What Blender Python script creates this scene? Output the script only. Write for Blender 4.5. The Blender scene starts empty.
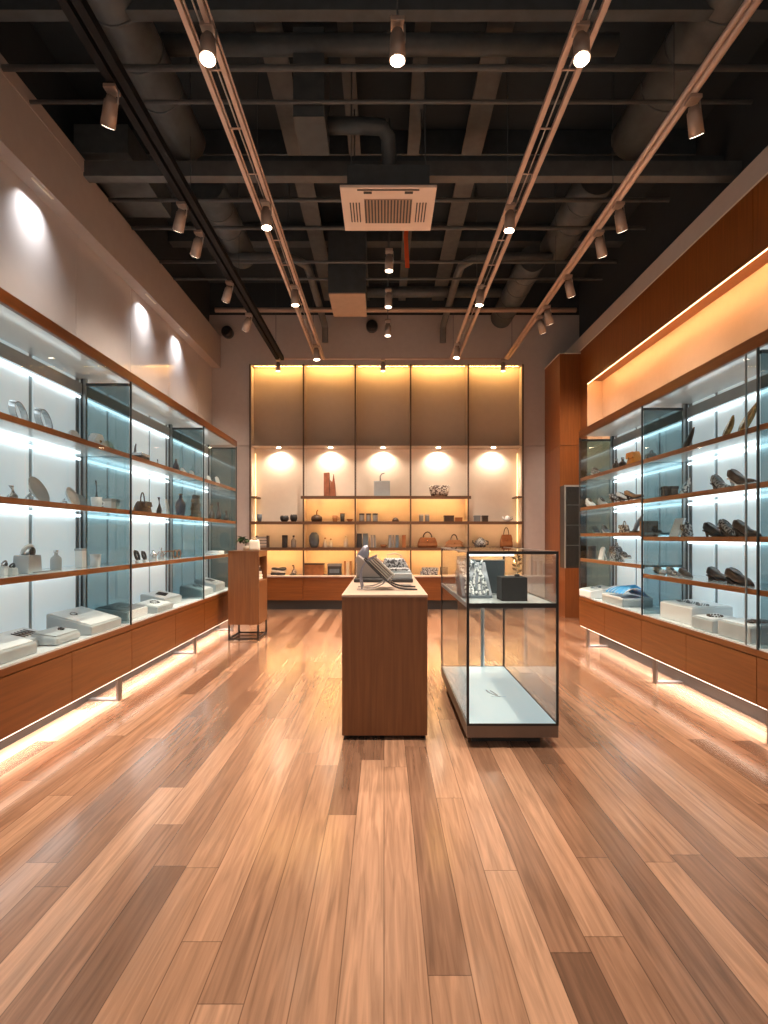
import bpy, math, random
from mathutils import Vector, Matrix
random.seed(7)
PI = math.pi
SC = bpy.context.scene
COL = SC.collection
F, CX, CY, H = 560.0, 384.0, 537.0, 1.4      # focal length in px, horizon, eye height

def at(x, y, D):                              # pixel + distance -> world point
    return Vector(((x-CX)*D/F, D, H-(y-CY)*D/F))

# ------------------------------------------------------------------ materials
MATS = {}
def _new(name):
    m = bpy.data.materials.new(name); m.use_nodes = True
    nt = m.node_tree; b = nt.nodes['Principled BSDF']
    MATS[name] = m
    return m, nt, b
def flat(name, col, rough=0.5, metal=0.0, emit=None, es=0.0, var=0.06, coat=0.0, spec=0.5, scale=9.0):
    m, nt, b = _new(name)
    n = nt.nodes.new('ShaderNodeTexNoise'); n.inputs['Scale'].default_value = scale
    n.inputs['Detail'].default_value = 4
    tc = nt.nodes.new('ShaderNodeTexCoord'); nt.links.new(tc.outputs['Object'], n.inputs['Vector'])
    r = nt.nodes.new('ShaderNodeValToRGB')
    r.color_ramp.elements[0].position = .3; r.color_ramp.elements[1].position = .7
    r.color_ramp.elements[0].color = tuple(c*(1-var) for c in col)+(1,)
    r.color_ramp.elements[1].color = tuple(min(1, c*(1+var)) for c in col)+(1,)
    nt.links.new(n.outputs['Fac'], r.inputs['Fac'])
    nt.links.new(r.outputs['Color'], b.inputs['Base Color'])
    b.inputs['Roughness'].default_value = rough
    b.inputs['Metallic'].default_value = metal
    b.inputs['Specular IOR Level'].default_value = spec
    b.inputs['Coat Weight'].default_value = coat
    b.inputs['Coat Roughness'].default_value = .08
    if emit:
        b.inputs['Emission Color'].default_value = tuple(emit)+(1,)
        b.inputs['Emission Strength'].default_value = es
    return m
def wood(name, c1, c2, axis='Y', rough=0.35, freq=18.0):
    m, nt, b = _new(name)
    tc = nt.nodes.new('ShaderNodeTexCoord'); mp = nt.nodes.new('ShaderNodeMapping')
    s = {'X': (.7, freq, freq), 'Y': (freq, .7, freq), 'Z': (freq, freq, .7)}[axis]
    mp.inputs['Scale'].default_value = s
    n = nt.nodes.new('ShaderNodeTexNoise'); n.inputs['Scale'].default_value = 2.2
    n.inputs['Detail'].default_value = 7; n.inputs['Distortion'].default_value = .6
    r = nt.nodes.new('ShaderNodeValToRGB')
    r.color_ramp.elements[0].position = .32; r.color_ramp.elements[1].position = .68
    r.color_ramp.elements[0].color = tuple(c1)+(1,); r.color_ramp.elements[1].color = tuple(c2)+(1,)
    nt.links.new(tc.outputs['Object'], mp.inputs['Vector']); nt.links.new(mp.outputs['Vector'], n.inputs['Vector'])
    nt.links.new(n.outputs['Fac'], r.inputs['Fac']); nt.links.new(r.outputs['Color'], b.inputs['Base Color'])
    bp = nt.nodes.new('ShaderNodeBump'); bp.inputs['Strength'].default_value = .06; bp.inputs['Distance'].default_value = .01
    nt.links.new(n.outputs['Fac'], bp.inputs['Height']); nt.links.new(bp.outputs['Normal'], b.inputs['Normal'])
    b.inputs['Roughness'].default_value = rough
    return m
def emis(name, col, s):
    m, nt, b = _new(name)
    b.inputs['Base Color'].default_value = (.8, .8, .8, 1)
    b.inputs['Emission Color'].default_value = tuple(col)+(1,)
    b.inputs['Emission Strength'].default_value = s
    return m
def glass(name, tint=(.93, .97, .97), base=.035, k=.75, rough=.01):
    m, nt, b = _new(name)
    nt.nodes.remove(b)
    out = nt.nodes['Material Output']
    tr = nt.nodes.new('ShaderNodeBsdfTransparent'); tr.inputs['Color'].default_value = tuple(tint)+(1,)
    gl = nt.nodes.new('ShaderNodeBsdfGlossy'); gl.inputs['Roughness'].default_value = rough
    lw = nt.nodes.new('ShaderNodeLayerWeight'); lw.inputs['Blend'].default_value = .5
    pw = nt.nodes.new('ShaderNodeMath'); pw.operation = 'POWER'; pw.inputs[1].default_value = 5
    ma = nt.nodes.new('ShaderNodeMath'); ma.operation = 'MULTIPLY_ADD'
    ma.inputs[1].default_value = k; ma.inputs[2].default_value = base
    mx = nt.nodes.new('ShaderNodeMixShader')
    nt.links.new(lw.outputs['Facing'], pw.inputs[0]); nt.links.new(pw.outputs[0], ma.inputs[0])
    nt.links.new(ma.outputs[0], mx.inputs[0]); nt.links.new(tr.outputs[0], mx.inputs[1]); nt.links.new(gl.outputs[0], mx.inputs[2])
    nt.links.new(mx.outputs[0], out.inputs['Surface'])
    return m

def floor_mat():
    m, nt, b = _new('plank_floor')
    N = nt.nodes.new; Lk = nt.links.new
    tc = N('ShaderNodeTexCoord'); sp = N('ShaderNodeSeparateXYZ'); Lk(tc.outputs['Object'], sp.inputs[0])
    def mth(op, a, bb=None, c=None):
        n = N('ShaderNodeMath'); n.operation = op
        for i, v in enumerate((a, bb, c)):
            if v is None: continue
            if isinstance(v, (int, float)): n.inputs[i].default_value = v
            else: Lk(v, n.inputs[i])
        return n.outputs[0]
    W, LN = .14, 1.95
    u = mth('DIVIDE', sp.outputs['X'], W); iu = mth('FLOOR', u); fu = mth('SUBTRACT', u, iu)
    wn = N('ShaderNodeTexWhiteNoise'); wn.noise_dimensions = '1D'; Lk(iu, wn.inputs['W'])
    v = mth('ADD', mth('DIVIDE', sp.outputs['Y'], LN), mth('MULTIPLY', wn.outputs['Value'], 7.3)); iv = mth('FLOOR', v); fv = mth('SUBTRACT', v, iv)
    cb = N('ShaderNodeCombineXYZ'); Lk(iu, cb.inputs[0]); Lk(iv, cb.inputs[1])
    w2 = N('ShaderNodeTexWhiteNoise'); w2.noise_dimensions = '3D'; Lk(cb.outputs[0], w2.inputs['Vector'])
    ramp = N('ShaderNodeValToRGB'); cr = ramp.color_ramp
    cr.elements[0].position = 0; cr.elements[0].color = (.21, .112, .069, 1)
    cr.elements[1].position = 1; cr.elements[1].color = (.60, .355, .225, 1)
    for p, c in ((.25, (.34, .184, .113, 1)), (.55, (.45, .25, .152, 1)), (.8, (.53, .30, .187, 1))):
        e = cr.elements.new(p); e.color = c
    Lk(w2.outputs['Value'], ramp.inputs['Fac'])
    # grain
    mp = N('ShaderNodeMapping'); mp.inputs['Scale'].default_value = (26, 1.3, 1); Lk(tc.outputs['Object'], mp.inputs['Vector'])
    ad = N('ShaderNodeVectorMath'); ad.operation = 'ADD'; Lk(mp.outputs[0], ad.inputs[0])
    sc = N('ShaderNodeVectorMath'); sc.operation = 'SCALE'; Lk(cb.outputs[0], sc.inputs[0]); sc.inputs['Scale'].default_value = 3.7
    Lk(sc.outputs[0], ad.inputs[1])
    ns = N('ShaderNodeTexNoise'); ns.inputs['Scale'].default_value = 1.6; ns.inputs['Detail'].default_value = 8; ns.inputs['Distortion'].default_value = .8
    Lk(ad.outputs[0], ns.inputs['Vector'])
    gr = N('ShaderNodeMapRange'); gr.inputs[1].default_value = .3; gr.inputs[2].default_value = .7; gr.inputs[3].default_value = .68; gr.inputs[4].default_value = 1.22
    Lk(ns.outputs['Fac'], gr.inputs[0])
    mul = N('ShaderNodeVectorMath'); mul.operation = 'SCALE'; Lk(ramp.outputs['Color'], mul.inputs[0]); Lk(gr.outputs[0], mul.inputs['Scale'])
    # grooves
    eu = mth('MINIMUM', fu, mth('SUBTRACT', 1.0, fu)); ev = mth('MULTIPLY', mth('MINIMUM', fv, mth('SUBTRACT', 1.0, fv)), LN/W)
    e = mth('MINIMUM', eu, ev)
    gm = N('ShaderNodeMapRange'); gm.inputs[1].default_value = .006; gm.inputs[2].default_value = .02; gm.inputs[3].default_value = .45; gm.inputs[4].default_value = 1
    Lk(e, gm.inputs[0])
    mul2 = N('ShaderNodeVectorMath'); mul2.operation = 'SCALE'; Lk(mul.outputs[0], mul2.inputs[0]); Lk(gm.outputs[0], mul2.inputs['Scale'])
    Lk(mul2.outputs[0], b.inputs['Base Color'])
    n2 = N('ShaderNodeTexNoise'); n2.inputs['Scale'].default_value = 2.0; Lk(tc.outputs['Object'], n2.inputs['Vector'])
    rr = N('ShaderNodeMapRange'); rr.inputs[3].default_value = .13; rr.inputs[4].default_value = .22; Lk(n2.outputs['Fac'], rr.inputs[0])
    Lk(rr.outputs[0], b.inputs['Roughness'])
    bp = N('ShaderNodeBump'); bp.inputs['Strength'].default_value = .05; bp.inputs['Distance'].default_value = .001
    Lk(gm.outputs[0], bp.inputs['Height']); Lk(bp.outputs[0], b.inputs['Normal'])
    b.inputs['Specular IOR Level'].default_value = .65
    b.inputs['Coat Weight'].default_value = 1.0; b.inputs['Coat Roughness'].default_value = .17
    return m

def speckle(name, c1, c2, scale=60, rough=.5, thr=.5):
    m, nt, b = _new(name)
    n = nt.nodes.new('ShaderNodeTexVoronoi'); n.inputs['Scale'].default_value = scale
    tc = nt.nodes.new('ShaderNodeTexCoord'); nt.links.new(tc.outputs['Object'], n.inputs['Vector'])
    r = nt.nodes.new('ShaderNodeValToRGB'); r.color_ramp.interpolation = 'CONSTANT'
    r.color_ramp.elements[0].color = tuple(c1)+(1,); r.color_ramp.elements[1].color = tuple(c2)+(1,); r.color_ramp.elements[1].position = thr
    sx = nt.nodes.new('ShaderNodeSeparateColor'); nt.links.new(n.outputs['Color'], sx.inputs[0])
    nt.links.new(sx.outputs[0], r.inputs['Fac']); nt.links.new(r.outputs['Color'], b.inputs['Base Color'])
    b.inputs['Roughness'].default_value = rough
    return m

M = {}
M['floor'] = floor_mat()
M['cab'] = wood('cabinet_wood', (.155, .046, .008), (.225, .072, .0145), 'Y', .32)
M['cabx'] = wood('cabinet_wood_cross', (.155, .046, .008), (.225, .072, .0145), 'X', .32)
M['cabz'] = wood('column_wood', (.175, .052, .009), (.24, .074, .014), 'Z', .38)
M['nose'] = wood('shelf_edge_wood', (.21, .066, .017), (.30, .102, .029), 'Y', .3)
M['podium'] = wood('podium_wood', (.155, .060, .020), (.22, .090, .030), 'Z', .35)
M['wall'] = flat('warm_grey_wall', (.47, .42, .40), .7, var=.03)
M['soffit'] = flat('soffit_paint', (.37, .315, .285), .7, var=.03)
M['panel'] = flat('gloss_panel', (.50, .465, .45), .10, var=.01, coat=.4)
M['darkwall'] = flat('dark_upper_wall', (.022, .031, .038), .9)
M['ceil'] = flat('dark_ceiling', (.020, .032, .042), .9)
M['pipe'] = flat('dark_pipe', (.086, .092, .094), .55, var=.15)
M['beam'] = flat('dark_beam', (.046, .058, .066), .65, var=.15)
M['duct'] = flat('dark_duct', (.066, .078, .084), .5, var=.2)
M['tan'] = flat('tan_duct_plate', (.36, .26, .2), .6)
M['rail'] = flat('rose_rail', (.58, .44, .37), .4, .3)
M['black'] = flat('black_metal', (.012, .012, .013), .4)
M['matteblack'] = flat('matt_black_rail', (.006, .006, .007), .7, spec=.2)
M['char'] = flat('charcoal', (.035, .036, .038), .45)
M['steel'] = flat('brushed_steel', (.42, .40, .38), .35, .7)
M['legsteel'] = flat('dull_leg_steel', (.17, .15, .14), .45, .5)
M['chrome'] = flat('chrome', (.75, .77, .78), .14, 1.0)
M['darkframe'] = flat('dark_frame', (.05, .065, .07), .3, .3)
M['greyframe'] = flat('grey_frame', (.30, .34, .35), .35, .3)
M['spot'] = flat('spot_shell', (.33, .26, .22), .4, .3)
M['ac'] = flat('cassette_plastic', (.72, .60, .52), .5, var=.02)
M['kick'] = flat('kick_board', (.035, .026, .02), .6)
M['taupe'] = flat('taupe_metal', (.16, .115, .09), .4)
M['deck'] = flat('white_deck', (.84, .89, .91), .25, var=.02)
M['shelf'] = flat('pale_shelf', (.68, .76, .78), .12, var=.02, coat=.5)
M['topplate'] = flat('cabinet_ceiling', (.80, .86, .88), .14, .0, var=.02)
M['back'] = flat('backlit_panel', (.80, .86, .88), .45, var=.02, emit=(.84, .955, 1.0), es=.26)
M['gap'] = flat('panel_gap', (.26, .32, .34), .6)
M['valance'] = flat('grey_valance', (.30, .32, .33), .5)
M['led'] = emis('cool_led', (.88, .965, 1.0), 2.2)
M['ledw'] = emis('warm_led', (1.0, .52, .16), 42.0)
M['ledfill'] = emis('added_fill_led', (1.0, .60, .28), 17.0)
M['ledfloor'] = emis('floor_led', (1.0, .80, .62), 3.0)
M['lens'] = emis('lamp_lens', (1.0, .82, .6), 28.0)
M['lensdim'] = emis('lamp_lens_dim', (1.0, .8, .6), 5.0)
M['glass'] = glass('clear_glass', (.95, .98, .98), .022, .10)
M['tint'] = glass('tinted_partition_glass', (.50, .62, .65), .07, .6)
M['endglass'] = glass('end_glass', (.46, .64, .69), .05, .3)
M['caseglass'] = glass('case_glass', (.96, .985, .985), .035, .6)
M['cream'] = flat('cream_backboard', (.82, .71, .60), .6, var=.02)
M['mull'] = flat('bronze_mullion', (.10, .065, .045), .4)
M['dshelf'] = wood('dark_shelf', (.10, .05, .025), (.15, .075, .04), 'X', .4)
M['uppanel'] = flat('taupe_panel', (.42, .34, .28), .5, var=.02)
M['count'] = flat('cream_counter', (.62, .52, .44), .4)
M['white'] = flat('white_lacquer', (.86, .88, .88), .35, var=.02)
M['white2'] = flat('white_leather', (.72, .75, .76), .5, var=.04)
M['ivory'] = flat('ivory_card', (.72, .66, .55), .6)
M['lgrey'] = flat('light_grey', (.48, .53, .55), .5)
M['grey'] = flat('mid_grey', (.22, .225, .23), .5)
M['warmgrey'] = flat('warm_grey_cloth', (.30, .27, .25), .7)
M['darkbrown'] = flat('dark_brown_leather', (.055, .032, .022), .4, var=.2)
M['brown'] = flat('brown_leather', (.30, .11, .035), .42, var=.2)
M['tanl'] = flat('tan_leather', (.45, .22, .095), .5, var=.15)
M['orange'] = flat('orange_leather', (.80, .28, .03), .4, var=.08)
M['navy'] = flat('navy_leather', (.03, .05, .085), .4, var=.2)
M['blue'] = flat('blue_satin', (.03, .33, .72), .35, var=.3)
M['slate'] = flat('slate_glaze', (.12, .16, .20), .3, var=.2)
M['gold'] = flat('antique_gold', (.55, .36, .16), .25, .9)
M['silver'] = flat('silver', (.62, .64, .66), .22, .85)
M['crystal'] = speckle('crystal_beads', (.85, .9, .92), (.12, .16, .18), 55, .1, .55)
M['mosaic'] = speckle('mosaic_weave', (.55, .45, .36), (.10, .06, .045), 45, .6, .5)
M['snake'] = speckle('mottled_leather', (.42, .44, .45), (.06, .06, .065), 70, .45, .5)
M['red'] = flat('russet_wood', (.30, .10, .05), .5, var=.25)
M['strap'] = flat('red_orange_strap', (.65, .10, .025), .6)
M['leaf'] = flat('dark_leaf', (.035, .075, .02), .5, var=.4)
M['pages'] = flat('paper_pages', (.68, .62, .54), .8)
M['purple'] = flat('lavender_grey_metal', (.24, .24, .29), .3, .5)

# ------------------------------------------------------------------ mesh kit
class MB:
    def __init__(s): s.v = []; s.f = []; s.sm = []
    def quad(s, pts, smooth=False):
        b = len(s.v); s.v += [Vector(p) for p in pts]; s.f.append(tuple(range(b, b+len(pts)))); s.sm.append(smooth); return s
    def box(s, x0, x1, y0, y1, z0, z1):
        x0, x1 = sorted((x0, x1)); y0, y1 = sorted((y0, y1)); z0, z1 = sorted((z0, z1))
        b = len(s.v)
        s.v += [Vector(p) for p in ((x0,y0,z0),(x1,y0,z0),(x1,y1,z0),(x0,y1,z0),(x0,y0,z1),(x1,y0,z1),(x1,y1,z1),(x0,y1,z1))]
        for q in ((0,3,2,1),(4,5,6,7),(0,1,5,4),(1,2,6,5),(2,3,7,6),(3,0,4,7)):
            s.f.append(tuple(b+i for i in q)); s.sm.append(False)
        return s
    def loft(s, rings, cap=True, smooth=True, closed=False):
        n = len(rings[0]); b = len(s.v)
        for r in rings: s.v += [Vector(p) for p in r]
        m = len(rings)
        for i in range(m if closed else m-1):
            a0 = b+i*n; a1 = b+((i+1) % m)*n
            for j in range(n):
                k = (j+1) % n
                s.f.append((a0+j, a0+k, a1+k, a1+j)); s.sm.append(smooth)
        if cap and not closed:
            s.f.append(tuple(b+j for j in reversed(range(n)))); s.sm.append(False)
            s.f.append(tuple(b+(m-1)*n+j for j in range(n))); s.sm.append(False)
        return s
    def cyl(s, p0, p1, r0, r1=None, n=14):
        return s.tube([p0, p1], [r0, r0 if r1 is None else r1], n)
    def tube(s, pts, r, n=8, closed=False):
        pts = [Vector(p) for p in pts]; m = len(pts)
        if not isinstance(r, (list, tuple)): r = [r]*m
        rings = []; up = None
        for i, p in enumerate(pts):
            if closed: t = pts[(i+1) % m]-pts[i-1]
            else: t = pts[min(i+1, m-1)]-pts[max(i-1, 0)]
            t.normalize()
            if up is None:
                up = Vector((0,0,1)) if abs(t.z) < .9 else Vector((1,0,0))
            a = t.cross(up)
            if a.length < 1e-6: a = t.cross(Vector((0,1,0)))
            a.normalize(); bb = a.cross(t).normalized(); up = bb
            rings.append([p+(a*math.cos(2*PI*j/n)+bb*math.sin(2*PI*j/n))*r[i] for j in range(n)])
        return s.loft(rings, True, True, closed)
    def strip(s, pts, wv, th):                 # flat strap: path + width vector + thickness
        pts = [Vector(p) for p in pts]; wv = Vector(wv); m = len(pts); rings = []
        for i, p in enumerate(pts):
            t = (pts[min(i+1, m-1)]-pts[max(i-1, 0)]).normalized(); nn = t.cross(wv).normalized()*th/2; h = wv/2
            rings.append([p-h-nn, p+h-nn, p+h+nn, p-h+nn])
        return s.loft(rings, True, False)
    def lathe(s, prof, c=(0,0,0), n=20, sx=1, sy=1, cap=True):
        c = Vector(c)
        return s.loft([[c+Vector((r*sx*math.cos(2*PI*j/n), r*sy*math.sin(2*PI*j/n), z)) for j in range(n)] for r, z in prof], cap)
    def prism(s, poly, y0, y1):               # polygon in x,z extruded along y
        return s.loft([[(x, y0, z) for x, z in poly], [(x, y1, z) for x, z in poly]], True, False)
    def ball(s, c, rx, ry=None, rz=None, n=12):
        ry = rx if ry is None else ry; rz = rx if rz is None else rz; c = Vector(c); rings = []
        k = max(5, n//2)
        for i in range(k+1):
            a = -PI/2+PI*i/k; q = max(math.cos(a), .02)
            rings.append([c+Vector((rx*q*math.cos(2*PI*j/n), ry*q*math.sin(2*PI*j/n), rz*math.sin(a))) for j in range(n)])
        return s.loft(rings)
    def xf(s, mat, start=0):
        for i in range(start, len(s.v)): s.v[i] = mat @ s.v[i]
        return s
    def build(s, name, mat, parent=None, world=False, bevel=0, bseg=2):
        off = Vector(parent.location) if (world and parent) else Vector((0,0,0))
        me = bpy.data.meshes.new(name)
        me.from_pydata([tuple(p-off) for p in s.v], [], s.f)
        me.polygons.foreach_set('use_smooth', s.sm); me.update()
        import bmesh
        bm = bmesh.new(); bm.from_mesh(me); bmesh.ops.recalc_face_normals(bm, faces=bm.faces); bm.to_mesh(me); bm.free()
        me.materials.append(mat)
        o = bpy.data.objects.new(name, me); COL.objects.link(o)
        if parent: o.parent = parent
        if bevel:
            md = o.modifiers.new('bevel', 'BEVEL'); md.width = bevel; md.segments = bseg; md.limit_method = 'ANGLE'; md.angle_limit = math.radians(40)
        return o

def tag(o, label, cat, group=None):
    o['label'] = label; o['category'] = cat
    if group: o['group'] = group
    return o
def thing(name, label, cat, loc=(0,0,0), rz=0, group=None):
    o = bpy.data.objects.new(name, None); COL.objects.link(o); o.empty_display_size = .05
    o.location = loc; o.rotation_euler = (0, 0, rz)
    return tag(o, label, cat, group)
def struct(name, mb, mat, bevel=0):
    o = mb.build(name, mat, bevel=bevel); o['kind'] = 'structure'; return o
def dup(root, loc, label, rz=None):
    r = root.copy(); COL.objects.link(r); r.location = loc; r['label'] = label
    if rz is not None: r.rotation_euler = (0, 0, rz)
    for ch in list(root.children):
        c = ch.copy(); COL.objects.link(c); c.parent = r
        for g in list(ch.children):
            d = g.copy(); COL.objects.link(d); d.parent = c
    return r
def lamp(kind, name, loc, energy, color, target=None, parent=None, **kw):
    l = bpy.data.lights.new(name, kind); l.energy = energy; l.color = color
    for k, v in kw.items(): setattr(l, k, v)
    o = bpy.data.objects.new(name, l); COL.objects.link(o); o.location = loc
    if target is not None:
        o.rotation_euler = (Vector(target)-Vector(loc)).to_track_quat('-Z', 'Y').to_euler()
    return o

# ------------------------------------------------------------------ room shell
XL, XR, YB, ZC = -3.34, 3.5, 10.9, 6.35
YF = -1.6
struct('floor', MB().box(-4.6, 4.8, YF, 11.6, -.06, 0), M['floor'])
struct('ceiling', MB().box(-4.6, 4.8, YF, 11.6, ZC, ZC+.1), M['ceil'])
# left wall: gloss panels with open joints, soffit over them
struct('wall_left', MB().box(-3.6, -3.40, YF, YB+.5, 0, ZC), M['darkwall'])
joints = [0.3, 1.61, 2.92, 4.23, 6.07, 7.37, 8.70, 10.03, 10.9]
ys = [YF] + [3.34*F/l for l in (700, 308, 253.6, 215, 186.5)] + [YB]
for a, b_ in zip(ys[:-1], ys[1:]):
    struct('wall_left_panel', MB().box(-3.40, XL, a+.004, b_-.004, 0, 4.9), M['panel'])
struct('trim_1', MB().box(-3.405, -3.18, YF, YB, 4.69, 5.30), M['soffit'])
struct('trim_2', MB().box(-3.18, -3.172, YF, 6.0, 5.26, 5.40), M['soffit'])
struct('wall_left_base', MB().box(-3.335, -2.75, YF, 8.565, 0, 2.80), M['wall'])
# right wall
struct('wall_right', MB().box(3.80, 4.0, YF, YB+.5, 0, ZC), M['darkwall'])
struct('wall_right_recess', MB().box(3.76, 3.80, YF, 9.66, 2.5, 4.2), flat('peach_recess', (.54, .37, .25), .55, var=.02))
for a, b_ in ((YF, 5.31), (5.318, 9.97)):
    struct('trim_3', MB().box(XR, 3.80, a, b_, 4.085, 4.71), M['cabz'])
struct('trim_4', MB().box(XR, 3.80, 9.655, 9.97, 0, 4.085), M['cabz'])
struct('trim_5', MB().box(XR, 3.80, YF, 9.655, 0, 2.5), M['wall'])
struct('trim_6', MB().box(XR-.004, 3.79, YF, 9.97, 4.71, 4.728), M['ivory'])
struct('trim_7', MB().box(XR, 3.80, YF, YB, 4.728, 4.97), M['wall'])
struct('wall_right_recess_end', MB().box(XR+.002, 3.76, 9.640, 9.654, 2.5, 4.084), MATS['peach_recess'])
struct('wall_right_end', MB().box(3.56, 3.80, 9.97, YB, 0, 4.728), M['wall'])
struct('wall_right_base', MB().box(3.09, 3.49, YF, 7.405, 0, 2.72), M['wall'])
# column
cp = at(560, 0, 9.97)
struct('trim_9', MB().box(3.13, 3.56, 9.97, 10.9, 0, 3.02).box(3.13, 3.56, 9.97, 10.9, 3.028, 4.66), M['cabz'])
struct('trim_10', MB().box(3.122, 3.56, 9.962, 10.9, 4.66, 4.676), M['ivory'])
# back wall with the niche left open
xa, xb = at(249.8, 0, YB).x, at(523.2, 0, YB).x
zt = at(0, 364.8, YB).z; zs = at(0, 446, YB).z
wbm = MB()
wbm.box(-3.40, xa, YB, YB+.1, 0, zs-.006).box(-3.40, xa, YB, YB+.1, zs+.006, zt)
wbm.box(xb, 3.8, YB, YB+.1, 0, zs-.006).box(xb, 3.8, YB, YB+.1, zs+.006, zt)
wbm.box(-3.40, 3.8, YB, YB+.1, zt, 5.72)
struct('wall_back', wbm, M['wall'])
struct('wall_back_upper', MB().box(-3.4, 3.8, YB+.02, YB+.1, 5.72, ZC), M['darkwall'])
struct('wall_back_void', MB().box(-3.4, 3.8, YB+.62, YB+.7, 0, ZC), M['darkwall'])

# ------------------------------------------------------------------ side display cabinets
def cabinet(sx, Xf, Xb, D0, D1, shelves, zdeck, zrail, zbot, ztl, zth, npan, label, group, legs, end=False, extra_mullion=None):
    XX = lambda v: sx*(Xf+v)
    dep = Xb-Xf
    Yc = (D0+D1)/2
    r = thing('display_cabinet', label, 'display cabinet', (sx*(Xf+dep/2), Yc, 0), 0, group)
    B = lambda v0, v1, y0, y1, z0, z1: MB().box(XX(v0), XX(v1), y0, y1, z0, z1)
    g = .0035
    B(.022, dep+.02, D0, D1, zbot, zrail-.0).build('carcass', M['cab'], r, True)
    B(0, dep+.02, D0, D1, zrail, zdeck-.012).build('base_rail', M['cab'], r, True)
    ym = D0+(D1-D0)*.52
    for a, b_ in ((D0, ym), (ym, D1)):
        B(.001, .02, a+g, b_-g, zbot+.002, zrail-.008).build('drawer', M['cab'], r, True)
    B(.012, dep, D0, D1, zdeck-.012, zdeck).build('display_deck', M['deck'], r, True)
    B(.27, dep+.02, D0, D1, 0, zbot).build('kick_board', M['kick'], r, True)
    B(.012, .03, D0+.01, D1-.01, zbot-.008, zbot-.0005).build('floor_light_strip', M['ledfloor'], r, True)
    B(0, .032, D0, D1, ztl, zth).build('top_trim', M['cab'], r, True)
    B(.032, dep+.02, D0, D1, ztl+.02, ztl+.05).build('top_panel', M['topplate'], r, True)
    # back
    B(dep, dep+.018, D0, D1, zdeck, ztl+.02).build('back_frame', M['gap'], r, True)
    w = (D1-D0-.06)/npan
    for i in range(npan):
        B(dep-.016, dep, D0+i*w+.028, D0+(i+1)*w-.028, zdeck+.002, ztl+.015).build('back_panel', M['back'], r, True, bevel=.004)
    B(dep-.055, dep-.017, D0+.01, D1-.06, ztl-.13, ztl-.03).build('valance', M['valance'], r, True)
    lev = [ztl-.13]+[z-.028 for z in shelves]
    for i, z in enumerate(lev):
        t = MB().tube([(XX(dep-.04), D0+.02, z-.022), (XX(dep-.04), D1-.07, z-.022)], .013, 8)
        t.build('led_tube', M['led'], r, True)
    for z in shelves:
        s = B(.036, dep-.017, D0+.006, D1-.035, z-.022, z).build('shelf', M['shelf'], r, True)
        m2 = B(.014, .036, D0+.003, D1-.003, z-.036, z+.003)
        n = m2.build('shelf_edge', M['nose'], r, True)
        n.parent = s
    # front glass and posts
    B(.004, .010, D0+.012, D1-.012, zdeck, ztl).build('front_glass', M['glass'], r, True)
    fp = B(0, .016, D1-.012, D1+.0, zdeck-.012, ztl); fp.build('front_post', M['darkframe'], r, True)
    if extra_mullion:
        B(0, .012, extra_mullion-.004, extra_mullion+.004, zdeck, ztl).build('glass_joint', M['greyframe'], r, True)
    # partition at far end
    B(.018, dep-.05, D1-.022, D1-.016, zdeck, ztl-.02).build('partition_glass', M['endglass' if end else 'tint'], r, True)
    pm = B(dep-.052, dep-.036, D1-.035, D1-.005, zdeck, ztl+.02)
    pm.build('partition_post', M['darkframe'], r, True)
    B(dep-.075, dep-.054, D1-.035, D1-.005, zdeck, ztl+.02).build('partition_post', M['greyframe'], r, True)
    B(dep-.034, dep-.017, D1-.045, D1-.005, zdeck, ztl+.02).build('partition_post', M['chrome'], r, True)
    B(.018, dep-.05, D1-.03, D1-.008, ztl-.045, ztl-.02).build('partition_rail', M['darkframe'], r, True)
    for y in legs:
        B(.012, .03, y-.035, y+.035, .0, zbot).box(XX(.03), XX(.27), y-.035, y+.035, 0, .018).build('leg', M['legsteel'], r, True)
    lamp('AREA', 'under_cabinet_light', (XX(.14), Yc, zbot-.02), 7.0*(D1-D0), (1, .92, .86), (XX(.12), Yc, 0), shape='RECTANGLE', size=D1-D0-.05, size_y=.05, spread=math.radians(115))
    return r
LS = [2.136, 1.637, 1.151]
GL = 'glass display cabinets along the left wall'
GR = 'glass display cabinets along the right wall'
for D0, D1, lab, npan, legs, end in (
        (1.0, 3.0, 'glass cabinet of the left row closest to the camera, mostly out of frame', 3, [1.2, 2.87], False),
        (3.0, 5.0, 'first fully seen lit glass cabinet on the left, holding oval dishes and big white trays', 3, [4.8], False),
        (5.0, 7.02, 'middle lit glass cabinet on the left, holding dark bags and a blue dress form', 4, [6.73], False),
        (7.02, 8.57, 'farthest lit glass cabinet on the left, beside the wooden podium', 3, [8.4], True)):
    cabinet(-1, 2.25, 2.72, D0, D1, LS, .63, .575, .205, 2.785, 2.865, npan, lab, GL, legs, end)
RN = [2.172, 1.775, 1.40, 1.03]
RF = [2.172, 1.785, 1.445, 1.118]
for D0, D1, sh, lab, legs, end, xm in (
        (2.1, 3.88, RN, 'glass cabinet at the right edge of the frame, seen as a dark sliver', [2.3, 3.76], False, None),
        (3.88, 5.62, RN, 'lit glass cabinet on the right nearest the camera, holding dark shoes and two gold ornaments', [5.37], False, 4.0),
        (5.62, 7.41, RF, 'farther lit glass cabinet on the right, holding an orange bag and blue cloth', [7.14], True, None)):
    cabinet(1, 2.58, 3.06, D0, D1, sh, .63, .575, .235, 2.71, 2.80, 4 if D0 < 5 else 3, lab, GR, legs, end, xm)

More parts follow.
